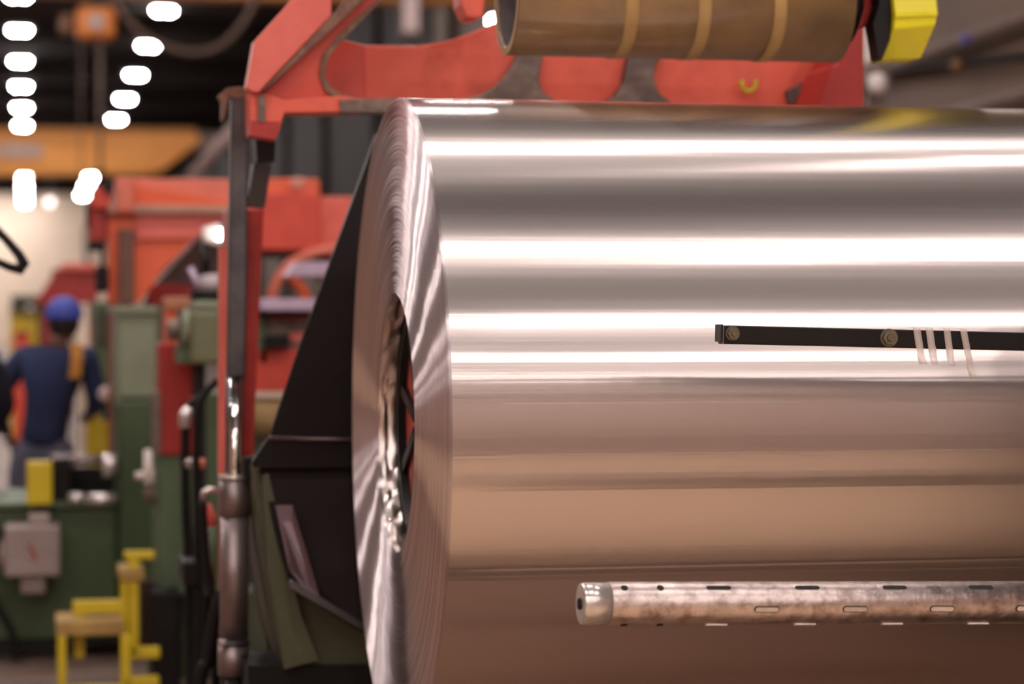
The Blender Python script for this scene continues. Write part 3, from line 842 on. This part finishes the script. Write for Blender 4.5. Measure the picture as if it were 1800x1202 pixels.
jb = thing('junction_box', 'grey electrical junction box on the dark green machine bed', 'junction box', W(60, 1010, YM - .3))
obj('box_body', pbox(new(), 8, 926, 106, 1014, YM - .32, .28, .012), grey_box, jb)
obj('conduit_top', pbox(new(), 50, 906, 88, 928, YM - .28, .2, .01), grey_box, jb)
obj('conduit_bottom', pbox(new(), 36, 1012, 80, 1044, YM - .28, .2, .01), grey_box, jb)
bm = new(); tube(bm, [W(-2, 972, YM - .2), W(12, 972, YM - .2)], .08, 18); obj('side_boss', bm, grey_box, jb)
bm = new(); prism(bm, [(50, 954), (54, 954), (66, 984), (61, 984)], YM - .33, .008); obj('red_mark', bm, red_deep, jb, 'faint red mark')
hose([(10, 930), (-12, 960), (-14, 1040), (20, 1110), (30, 1160)], YM - .25, .02, 'dark cable looping left of the grey junction box')

# yellow steps
YT = 10.3
ys = thing('yellow_steps', 'small yellow steel steps with rails in front of the green machine', 'steps', W(180, 1240, YT))
def bar_(x0, y0, x1, y1, name, m=yellow, Y=YT, t=.05, lab=None): obj(name, pbox(new(), x0, y0, x1, y1, Y, t, .006), m, ys, lab)
bar_(219, 969, 272, 983, 'top_rail')
bar_(226, 983, 244, 1002, 'post')
bar_(210, 1001, 254, 1020, 'tread', ochre, YT - .02, .3, 'dirty tan upper tread')
bar_(212, 1018, 225, 1250, 'post')
bar_(226, 1018, 244, 1150, 'post')
bar_(128, 1056, 214, 1079, 'rail')
bar_(130, 1078, 149, 1158, 'leg')
bar_(99, 1092, 217, 1117, 'tread', ochre, YT - .15, .35, 'dirty tan lower tread')
bar_(101, 1116, 117, 1260, 'leg', yellow, YT - .15)
bar_(212, 1116, 230, 1260, 'leg', yellow, YT - .15)
bar_(226, 1138, 281, 1158, 'rail')
bar_(220, 1190, 280, 1215, 'rail', yellow, YT - .15)
bar_(101, 1206, 225, 1222, 'rail', yellow, YT - .15)
bar_(248, 1020, 272, 1135, 'back_panel', mat('maroon_panel', (70, 36, 30), .6, 0), YT + .3)
kb = new(); box(kb, (W(-200, 1165, 10.2).x, 10.4, 0), (W(210, 1165, 10.2).x, 10.62, .03))
struct('trim_%d' % n, kb, steel); n += 1

# ------------------------------------------------------------------ orange gantry
YO = 12.4
og = thing('orange_gantry', 'large orange overhead machine frame behind the upright cylinder', 'machine frame', W(300, 540, YO))
def ob(x0, y0, x1, y1, name, m, Y=YO, t=.3, lab=None, bev=.01): return obj(name, pbox(new(), x0, y0, x1, y1, Y, t, bev), m, og, lab)
ob(204, 312, 236, 372, 'post', orange_pale, YO - .1)
ob(234, 314, 405, 362, 'top_beam', orange_pale, YO, .3)
bm = new(); prism(bm, [(232, 328), (300, 336), (404, 356), (404, 362), (236, 360)], YO - .04, .05); obj('beam_web', bm, orange, og, 'deep orange web of the beam')
ob(190, 360, 405, 376, 'ledge', mat('dusty_ledge', (190, 140, 120), .6, 0), YO - .08, .4)
bm = new(); prism(bm, [(190, 376), (405, 376), (352, 412), (290, 470), (246, 532), (190, 532)], YO, .3); obj('side_plate', bm, orange, og)
bm = new(); prism(bm, [(240, 378), (404, 378), (345, 418), (240, 420)], YO - .03, .04); obj('side_plate_top', bm, red_pale, og, 'pinkish upper strip')
ob(209, 402, 236, 536, 'pillar', mat('brown_pillar', (112, 76, 64), .6, .1), YO - .1, .2, 'brown pillar')
ob(160, 330, 196, 366, 'end_block', red, YO - .05, .3)
ob(158, 366, 188, 425, 'end_bracket', red_deep, YO, .3)
ob(182, 318, 198, 337, 'bolt_boss', black_metal, YO - .1, .1)
ob(152, 355, 166, 400, 'cable_box', black_metal, YO + .05, .2)
ob(156, 424, 186, 440, 'clamp', black_metal, YO - .05, .2)
bm = new(); prism(bm, [(300, 470), (352, 412), (400, 390), (400, 540), (250, 540), (262, 510)], YO + .5, .2); obj('rear_truss', bm, mat('grey_truss', (96, 84, 84), .5, .3), og, 'grey truss behind')
ob(262, 500, 340, 536, 'rear_panel', red_deep, YO + .45, .1)
# right half, seen between column and coil
ob(470, 314, 562, 352, 'top_beam', mat('bright_orange', (236, 104, 66), .5, 0), YO, .3)
ob(440, 338, 564, 440, 'cross_plate', red, YO - .06, .3)
ob(560, 346, 640, 438, 'cross_plate', mat('salmon_red', (232, 104, 86), .45, 0), YO - .02, .3)
ob(512, 312, 536, 332, 'warning_plate', mat('pink_plate', (226, 150, 130), .5, 0), YO - .08, .02, 'pale pink plate')
ob(440, 438, 600, 452, 'lower_edge', mat('maroon_panel', (70, 36, 30)), YO, .3)
bm = new()
arc = [(474, 545), (480, 510), (494, 480), (514, 460), (538, 448), (560, 442), (600, 436)]
tube(bm, [W(x, y, YO - .1) for x, y in arc], .026, 10); obj('hoop', bm, orange_pale, og, 'curved orange hoop')
bm = new(); tube(bm, [W(505, 480, YO), W(530, 505, YO), W(545, 545, YO)], .028, 10); obj('hoop', bm, orange, og)
ob(556, 430, 568, 530, 'upright', grime, YO + .1, .1)
ob(560, 430, 640, 540, 'rear_plate', red_deep, YO + .3, .1)
# feet of the gantry
for x in (220, 600):
    a = W(x, 536, YO + .4)
    obj('leg', box(new(), (a.x - .08, a.y, 0), (a.x + .08, a.y + .2, a.z)), red_deep, og)

# roll stand right of the column (between column and black apron)
YV = 11.0
rb = thing('roll_line', 'machine frame with pale lavender bars between red column and black apron', 'machine', W(510, 760, YV))
def rbx(x0, y0, x1, y1, name, m, Y=YV, t=.3, lab=None): return obj(name, pbox(new(), x0, y0, x1, y1, Y, t, .006), m, rb, lab)
bm = new(); prism(bm, [(506, 484), (524, 460), (640, 460), (640, 484)], YV - .2, .3); obj('guide_bar', bm, mauve, rb, 'lavender upper bar')
rbx(458, 525, 640, 546, 'guide_bar', mauve, YV - .2, .3, 'lavender lower bar')
rbx(455, 545, 640, 555, 'bar_seat', black_metal, YV - .15)
rbx(455, 550, 470, 640, 'side_post', green_mid)
rbx(466, 553, 640, 566, 'cross_bar', red_pale, YV + .05)
rbx(462, 568, 640, 588, 'cross_bar', grime)
rbx(466, 590, 510, 612, 'motor_block', black_metal, YV - .1)
rbx(510, 584, 640, 600, 'cross_bar', red_pale, YV - .05)
rbx(448, 612, 640, 688, 'red_panel', red, YV, .4, 'bright red panel')
bm = new(); tube(bm, [W(440, 730, YV + .1), W(640, 730, YV + .1)], .105, 24); obj('cream_roller', bm, mat('cream_roller', (190, 156, 110), .5, 0), rb, 'cream roller')
rbx(440, 688, 640, 700, 'roller_guard', cream, YV)
rbx(436, 770, 640, 1235, 'frame_base', olive, YV + .1, .8)

# ------------------------------------------------------------------ people
def skin_figure(name, joints, edges, m, parent, sub=2):
    me = bpy.data.meshes.new(name)
    off = parent.location
    me.from_pydata([tuple(Vector(j[0]) - off) for j in joints], edges, [])
    me.materials.append(m)
    o = bpy.data.objects.new(name, me); C.objects.link(o); o.parent = parent
    md = o.modifiers.new('skin', 'SKIN')
    for i, j in enumerate(joints):
        sv_ = me.skin_vertices[0].data[i]
        rx, ry = (j[1], j[1]) if not isinstance(j[1], tuple) else j[1]
        sv_.radius = (rx, ry); sv_.use_root = (i == 0)
    md.use_smooth_shade = True
    s = o.modifiers.new('sub', 'SUBSURF'); s.levels = sub; s.render_levels = sub
    return o


def person(base, lab, s, facing, shirt, trousers, cap, pose, extra=None, lean=0.0):
    """standing figure; local frame: x right of the body, y forward"""
    t = thing('person', lab, 'person', base)
    Rm = Matrix.Rotation(facing, 3, 'Z')
    def P(x, y, z): return Vector(base) + Rm @ Vector((x * s + lean * max(0, z - .9), y * s, z * s))
    def J(x, y, z, r): return (P(x, y, z), (r[0] * s, r[1] * s) if isinstance(r, tuple) else r * s)
    el, ha = pose['elbow_l'], pose['hand_l']; er, hr = pose['elbow_r'], pose['hand_r']
    jt = [J(0, 0, .90, (.185, .145)), J(0, 0, 1.0, (.18, .14)), J(0, .01, 1.16, (.185, .13)), J(0, .01, 1.35, (.20, .13)), J(0, -.01, 1.47, (.10, .085)),
          J(-.185, 0, 1.415, .085), J(.185, 0, 1.415, .085),
          J(*el, .06), J(*er, .06), J(*ha, .038), J(*hr, .038)]
    skin_figure('shirt', jt, [(0, 1), (1, 2), (2, 3), (3, 4), (3, 5), (3, 6), (5, 7), (6, 8), (7, 9), (8, 10)], shirt, t)
    jl = [J(0, 0, 1.06, (.15, .12)), J(0, 0, .94, (.165, .135)), J(-.10, 0, .80, .11), J(.10, 0, .80, .11), J(-.12, .02, .50, .068), J(.12, .02, .50, .068),
          J(-.13, -.02, .10, .045), J(.13, -.02, .10, .045)]
    skin_figure('trousers', jl, [(0, 1), (1, 2), (1, 3), (2, 4), (3, 5), (4, 6), (5, 7)], trousers, t)
    for sx in (-1, 1):
        js = [J(sx * .13, -.06, .05, .042), J(sx * .135, .06, .045, .045), J(sx * .14, .15, .035, .032)]
        skin_figure('boot', js, [(0, 1), (1, 2)], black_rubber, t, 1)
    # head and neck
    bm = new(); tube(bm, [P(0, 0, 1.46), P(.01, .015, 1.56)], [.055 * s, .052 * s], 16); obj('neck', bm, skin, t)
    hc = P(.015, .03, 1.625)
    bm = new(); ball(bm, hc, .098 * s, .82, .98, 1.18, 24)
    nf = Rm @ Vector((0, 1, 0))
    ball(bm, hc + nf * .098 * s - Vector((0, 0, .01)), .018 * s, .8, 1.2, 1.3, 10)           # nose
    for sx in (-1, 1): ball(bm, hc + Rm @ Vector((sx * .082 * s, -.005, -.01)), .026 * s, .4, .9, 1.2, 10)   # ears
    obj('head', bm, skin, t)
    for sx in (-1, 1):
        bm = new(); ball(bm, hc + Rm @ Vector((sx * .032 * s, .088 * s, .012)), .011 * s, 1, .6, .8, 8); obj('eye', bm, black_rubber, t)
    bm = new(); ball(bm, hc + Rm @ Vector((0, .088 * s, -.05)), .022 * s, 1.1, .4, .35, 10); obj('mouth', bm, red_deep, t)
    bm = new(); ball(bm, hc + Rm @ Vector((0, -.016, .0)), .104 * s, .84, .96, 1.1, 20)
    bmesh.ops.bisect_plane(bm, geom=bm.verts[:] + bm.edges[:] + bm.faces[:], plane_co=hc + Vector((0, 0, -.065 * s)), plane_no=(0, 0, -1), clear_outer=True)
    bmesh.ops.bisect_plane(bm, geom=bm.verts[:] + bm.edges[:] + bm.faces[:], plane_co=hc + nf * .03 * s, plane_no=nf, clear_outer=True)
    obj('hair', bm, hair, t)
    bm = new(); cc = hc + Vector((0, 0, .028 * s)); ball(bm, cc, .116 * s, .92, 1.06, 1.0, 24)
    bmesh.ops.bisect_plane(bm, geom=bm.verts[:] + bm.edges[:] + bm.faces[:], plane_co=cc - Vector((0, 0, .012)), plane_no=(0, 0, -1), clear_outer=True)
    ct = obj('cap', bm, cap, t)
    bm = new()
    ring = [bm.verts.new(cc + Rm @ Vector((.085 * s * math.cos(a), (.085 + .09 * math.sin(a)) * s, -.008))) for a in [PI * k / 12 for k in range(13)]]
    bm.faces.new(ring); bb = obj('cap_brim', bm, cap, ct); bb.modifiers.new('t', 'SOLIDIFY').thickness = .004
    # hands: palm and five fingers each
    for hd, elb, sd in ((ha, el, -1), (hr, er, 1)):
        h0 = P(*hd); d = (P(*hd) - P(*elb)).normalized()
        side = d.cross(Vector((0, 0, 1))).normalized(); dn = d.cross(side).normalized()
        jj = [(h0, .028 * s), (h0 + d * .05 * s, (.034 * s, .018 * s)), (h0 + d * .085 * s, (.036 * s, .015 * s))]; ee = [(0, 1), (1, 2)]
        for k, ln in enumerate((.066, .076, .072, .056)):
            b0 = h0 + d * .088 * s + side * (k - 1.5) * .019 * s
            i0 = len(jj)
            jj += [(b0, .0095 * s), (b0 + d * ln * .5 * s + dn * .006, .0085 * s), (b0 + d * ln * .85 * s + dn * .028 * s, .0075 * s)]
            ee += [(2, i0), (i0, i0 + 1), (i0 + 1, i0 + 2)]
        i0 = len(jj)
        tb0 = h0 + d * .035 * s - side * .034 * s
        jj += [(tb0, .011 * s), (tb0 + d * .035 * s - side * .014 * s + dn * .012, .0095 * s)]; ee += [(1, i0), (i0, i0 + 1)]
        skin_figure('hand', jj, ee, skin, t, 1)
    if extra: extra(t, P)
    return t


pw = W(90, 600, 13.5)
def strap(t, P):
    bm = new()
    pts = [P(.125, -.115, 1.50), P(.145, -.146, 1.42), P(.15, -.160, 1.31)]
    hw = .032
    rows = [[bm.verts.new(p + Vector((sx * hw, -.012, 0))) for sx in (-1, 1)] for p in pts]
    for a, b in zip(rows, rows[1:]): bm.faces.new((a[0], a[1], b[1], b[0]))
    o = obj('shoulder_tag', bm, mat('amber_tag', (206, 140, 40), .6, 0), t, 'amber strip hanging from the right shoulder')
    o.modifiers.new('t', 'SOLIDIFY').thickness = .006
person((pw.x - .05, 13.5, 0), 'person seen from behind in bright blue cap, navy shirt and grey jeans', .975, -.18, navy, jeans, cap_blue,
       dict(elbow_l=(-.33, -.03, 1.16), hand_l=(-.23, .14, .98), elbow_r=(.27, .03, 1.17), hand_r=(.20, .26, 1.10)), strap, .14)
pw2 = W(-86, 600, 13.1)
person((pw2.x, 13.1, 0), 'person in black cut off by the left edge of the picture', 1.0, .1, navy_dark, navy_dark, navy_dark,
       dict(elbow_l=(-.30, 0, 1.15), hand_l=(-.25, .14, .95), elbow_r=(.29, .02, 1.14), hand_r=(.24, .2, 1.0)))

# ------------------------------------------------------------------ things further down the hall
def far_box(name, lab, cat, x0, y0, x1, y1, Y, t, m, ground=False, part='body'):
    a = W((x0 + x1) / 2, y1, Y)
    th_ = thing(name, lab, cat, (a.x, Y, 0 if ground else a.z))
    bm = pbox(new(), x0, y0, x1, y1, Y, t, .02)
    if ground:
        zmin = min(v.co.z for v in bm.verts)
        for v in bm.verts:
            if v.co.z < zmin + .06: v.co.z = max(0, v.co.z - zmin) if False else (v.co.z - zmin)
    obj(part, bm, m, th_)
    return th_


t = far_box('red_machine', 'far dark red machine behind the blue-capped person', 'machine', 92, 472, 172, 532, 21, 1.2, red_deep)
obj('hood', pbox(new(), 108, 462, 172, 476, 20.9, 1, .02), red_pale, t)
bm = new(); prism(bm, [(60, 532), (92, 486), (96, 472), (96, 532)], 20.95, .5); obj('slope_plate', bm, red_deep, t)
for x in (84, 168):
    q = W(x, 531, 21.4); obj('leg', box(new(), (q.x - .06, q.y, 0), (q.x + .06, q.y + .12, q.z)), red_deep, t)
t = far_box('pale_bench', 'far pale workbench glimpsed beside the person in the cap', 'bench', 60, 640, 205, 660, 23, .8, white_p)
for x in (64, 200):
    q = W(x, 659, 23.2); obj('leg', box(new(), (q.x - .06, q.y, 0), (q.x + .06, q.y + .12, q.z)), grime, t)
t = thing('distant_lamp', 'pinkish round lamp between the two farthest lamp clusters', 'lamp', W(88, 355, 120))
bm = new(); q = W(88, 355, 120); ball(bm, q, .17, 1, 1, 1, 10); obj('globe', bm, mat('pink_lamp', (255, 240, 240), .5, 0, None, 2, .5, 0, emit=((1, .8, .8), 3.5)), t)
bm = new(); tube(bm, [q, Vector((q.x, q.y, ZC))], .03, 6); obj('drop_rod', bm, grime, t)
t = far_box('control_cabinet', 'black cabinet hanging under the end of the orange frame', 'cabinet', 168, 466, 192, 514, 12.1, .2, black_metal)
obj('hanger', pbox(new(), 176, 424, 184, 468, 12.15, .05), black_metal, t)
t = far_box('cream_column', 'cream painted column just right of the blue cap', 'column', 138, 500, 166, 640, 24, .4, cream, True)
obj('column_base', box(new(), (W(138, 600, 23.9).x - .05, 23.9, 0), (W(166, 600, 23.9).x + .05, 24.5, .25)), cream, t)
t = far_box('green_cabinet', 'dull green cabinet between the person and the green column', 'cabinet', 164, 528, 206, 690, 15.5, .6, green_mid, True)
obj('cabinet_front', pbox(new(), 168, 545, 190, 600, 15.45, .05), olive, t)
obj('pipe_run', pbox(new(), 192, 500, 200, 690, 15.3, .06), edge_brown, t)
t = far_box('yellow_post', 'yellow guard post behind the roller stand', 'post', 152, 705, 176, 812, 13.9, .1, yellow, True)
obj('post_cap', pbox(new(), 150, 700, 178, 708, 13.88, .14), yellow, t)
t = far_box('yellow_post', 'shorter bright yellow post beside the green column', 'post', 178, 745, 198, 800, 13.2, .1, yellow, True)
obj('post_cap', pbox(new(), 176, 742, 200, 749, 13.18, .14), yellow, t)
t = thing('round_lamp', 'round white convex disc beside the green column', 'mirror', W(186, 692, 13.3))
bm = new(); ball(bm, W(186, 692, 13.3), .042, 1, .5, 1, 14); obj('disc', bm, white_p, t)
bm = new(); tube(bm, [W(186, 692, 13.35), Vector((W(186, 692, 13.35).x, 13.35, 0))], .012, 8); obj('stalk', bm, black_metal, t)
t = far_box('yellow_rack', 'far yellow rack left of the person in the cap', 'rack', 18, 548, 66, 600, 26, .5, yellow, True)
obj('rack_top', pbox(new(), 16, 543, 68, 549, 25.9, .6), olive, t)
t = far_box('red_drum', 'far red drum below the yellow rack', 'drum', 24, 585, 52, 625, 25, .4, red, True)
obj('drum_lid', pbox(new(), 23, 582, 53, 586, 24.95, .5), red_deep, t)
t = far_box('machine_hood', 'far grey-green machine hood above the yellow rack', 'machine', 20, 522, 90, 548, 30, 1, olive, True)
obj('hood_rim', pbox(new(), 18, 519, 92, 523, 29.9, 1.1), green_mid, t)
for i, (x, y) in enumerate(((52, 545), (78, 544), (128, 470))):
    t = thing('distant_lamp', ['small white blurred light left of the blue cap', 'small white blurred light touching the blue cap', 'pale blurred light above the far red machine'][i], 'lamp', W(x, y, 32))
    bm = new(); ball(bm, W(x, y, 29 - i * 2.5), .05, 1, 1, 1, 10); obj('globe', bm, white_p, t)
    bm = new(); q = W(x, y, 29 - i * 2.5); tube(bm, [q, Vector((q.x, q.y, 0))], .02, 6); obj('stalk', bm, grime, t)
# pillar in front of the far pale wall
t = far_box('steel_pillar', 'grey steel pillar against the pale far wall', 'pillar', 103, 352, 122, 520, 60, .4, mat('grey_pillar', (120, 108, 100), .6, .1), False)
t.location.z = 0
t = far_box('steel_pillar', 'grey steel pillar left of the orange frame end', 'pillar', 148, 395, 160, 520, 70, .4, mat('grey_pillar', (120, 108, 100)), False)

# partition of pale panels far away, low
# black arm at the left edge
t = thing('black_hook_arm', 'black curved steel arm poking in at the left edge', 'arm', W(0, 440, 8.0))
bm = new()
tube(bm, [W(-90, 330, 8), W(-10, 400, 8), W(10, 420, 8), W(34, 448, 8), W(42, 464, 8), W(36, 474, 8), W(18, 470, 8), W(-10, 458, 8), W(-120, 430, 8)], [.014, .014, .014, .016, .02, .018, .014, .013, .013], 14)
obj('bent_bar', bm, black_rubber, t)

# crane beam, hoist, second crane
YK = 60
cr = thing('crane_beam', 'orange-yellow overhead crane beam across the dark hall at left', 'crane beam', W(150, 310, YK))
bm = new(); prism(bm, [(-420, 232), (330, 230), (352, 238), (352, 250), (285, 300), (262, 306), (-420, 312)], YK, .7)
bevel(obj('girder', bm, crane_yellow, cr), .03)
bm = new(); prism(bm, [(-420, 226), (345, 226), (345, 232), (-420, 232)], YK - .1, .9); obj('top_flange', bm, mat('crane_flange', (196, 130, 56), .5, 0), cr)
bm = new(); prism(bm, [(-6, 252), (74, 252), (74, 278), (-6, 278)], YK - .03, .03); obj('name_plate', bm, mat('pale_plate', (206, 176, 160), .6, 0), cr, 'pale unreadable name plate')
bm = new(); prism(bm, [(330, 232), (420, 236), (420, 262), (340, 262)], YK + .1, .5); obj('end_carriage', bm, grime, cr, 'dark end carriage')

YJ = 38
c2 = thing('crane_bridge', 'tan-orange crane bridge running along the very top edge', 'crane beam', W(600, 0, YJ))
za = W(600, 2, YJ).z
obj('girder', box(new(), (-6, YJ, za), (XP - .1, YJ + .5, za + .7), .02), mat('crane_tan', (186, 120, 52), .5, 0), c2)
h0 = W(168, 42, YJ)
ho = thing('hoist', 'small orange round-cornered hoist motor hanging at top left', 'hoist', h0)
bm = new(); box(bm, (h0.x - .30, YJ - .3, h0.z - .24), (h0.x + .30, YJ + .35, h0.z + .24), .09); obj('motor_housing', bm, mat('hoist_orange', (214, 122, 40), .5, 0), ho)
bm = new(); tube(bm, [(h0.x, YJ - .36, h0.z), (h0.x, YJ - .28, h0.z)], .13, 20); obj('end_cover', bm, mat('hoist_grey', (176, 150, 140), .5, 0), ho, 'round grey end cover')
bm = new(); box(bm, (h0.x - .55, YJ - .1, h0.z - .16), (h0.x - .36, YJ + .2, h0.z + .14), .05); obj('drum', bm, mat('hoist_brown', (110, 66, 34), .5, 0), ho)
bm = new(); box(bm, (h0.x - .12, YJ - .1, h0.z + .22), (h0.x + .12, YJ + .1, za)); obj('trolley_hanger', bm, black_metal, ho)
for xx, hh in ((142, .012), (176, .03)):
    a = W(xx, 84, YJ - .1); b = W(xx, 308, YJ - .1)
    bm = new(); tube(bm, [Vector((a.x, a.y, h0.z - .1)), b], hh, 8); obj('cable', bm, grime, ho)
bm = new(); tube(bm, [W(176, 300, YJ - .1), W(176, 318, YJ - .1)], .08, 12); obj('hook_block', bm, black_metal, ho)

# duct strut rising towards the crane
t = thing('diagonal_duct', 'pale grey diagonal duct behind the top of the upright cylinder', 'duct', W(370, 280, 30))
bm = new(); tube(bm, [W(338, 312, 30), W(404, 236, 30), W(430, 205, 30)], .085, 14); obj('duct_pipe', bm, mat('pinkish_duct', (150, 126, 120), .6, .1), t)
bm = new(); tube(bm, [W(338, 312, 30), Vector((W(338, 312, 30).x, 30, 0))], .085, 14); obj('support', bm, grime, t)
# festoon cable
hose([(180, -20), (250, 60), (310, 88), (355, 92), (400, 72), (440, 20), (452, -30)], 36, .05, 'faint brown festoon cable sagging under the roof', mat('brown_cable', (84, 62, 50), .7, 0), 'festoon_cable', 'cable')
# pale vertical light panel and small spot seen under the red arm
t = thing('roof_window', 'blurred pale upright panel above the dished red beam', 'panel', W(722, 60, 40))
obj('panel', pbox(new(), 710, -10, 736, 56, 36, .1), mat('pale_panel', (240, 214, 210), .7, 0), t)
obj('panel_frame', pbox(new(), 704, -16, 742, 66, 36.08, .1), mat('panel_frame', (96, 80, 74), .7, 0), t)
t = thing('spot_lamp', 'small glaring spot lamp beside the left end of the tan roll', 'lamp', W(865, 38, 34))
bm = new(); ball(bm, W(866, 37, 33), .055, 1, 1, 1, 10); obj('lamp_glass', bm, spot_m, t)
bm = new(); tube(bm, [W(866, 37, 33.1), W(880, 20, 33.3), Vector((XP, 34, W(880, 20, 33.3).z))], .03, 8); obj('lamp_arm', bm, grime, t)
# bright things right of the end column
t = far_box('pale_pipe', 'pale upright pipe between the red end column and yellow guard', 'pipe', 1523, 44, 1548, 112, 15.5, .08, white_p)
obj('lower_pipe', pbox(new(), 1528, 112, 1544, 980, 15.55, .06), grime, t)
obj('pipe_bracket', pbox(new(), 1520, 112, 1556, 120, 15.5, .1), grime, t)
t = thing('wall_lamp', 'round blurred white lamp globe below the yellow guard', 'lamp', W(1545, 150, 15.2))
bm = new(); ball(bm, W(1543, 147, 15.2), .062, 1, 1, 1.15, 14); obj('globe', bm, white_p, t)
obj('lamp_back', pbox(new(), 1526, 112, 1564, 182, 15.3, .05), grime, t)

# pipes along the partition wall on the right
def wall_pipe(pa, pb, r, lab, m, X=XP - .12):
    def WX(px, py):
        d = fw + rt * ((px - 900) / F) - up * ((py - 601) / F); s_ = X / d.x
        return Vector((X, d.y * s_, CAMZ + d.z * s_))
    bm = new(); a, b = WX(*pa), WX(*pb); dd = (b - a)
    tube(bm, [a - dd * .0, b + dd * 1.4], r, 12)
    return tag(obj('wall_pipe', bm, m), lab, 'pipe')
wp = mat('pipe_brown', (118, 100, 92), .6, .1)
wall_pipe((1860, 8), (1600, 105), .055, 'brownish pipe climbing the wall to the upper right corner', wp)
wall_pipe((1860, 92), (1580, 124), .035, 'black conduit along the wall under the brown pipe', black_metal)
wall_pipe((1860, 150), (1730, 184), .05, 'lower brown wall pipe just above the coil at far right', wp)
for px, py, m_, l_ in ((1697, 69, mat('blue_cap', (84, 80, 160), .5, 0), 'small violet-blue blurred indicator on the right wall pipe'), (1682, 114, mat('amber_cap', (150, 110, 50), .5, 0), 'small amber blurred indicator below the wall pipe')):
    d = fw + rt * ((px - 900) / F) - up * ((py - 601) / F); s_ = (XP - .2) / d.x
    q = Vector((XP - .2, d.y * s_, CAMZ + d.z * s_))
    bm = new(); ball(bm, q, .045, 1, 1, 1, 10); tag(obj('indicator_light', bm, m_), l_, 'indicator')
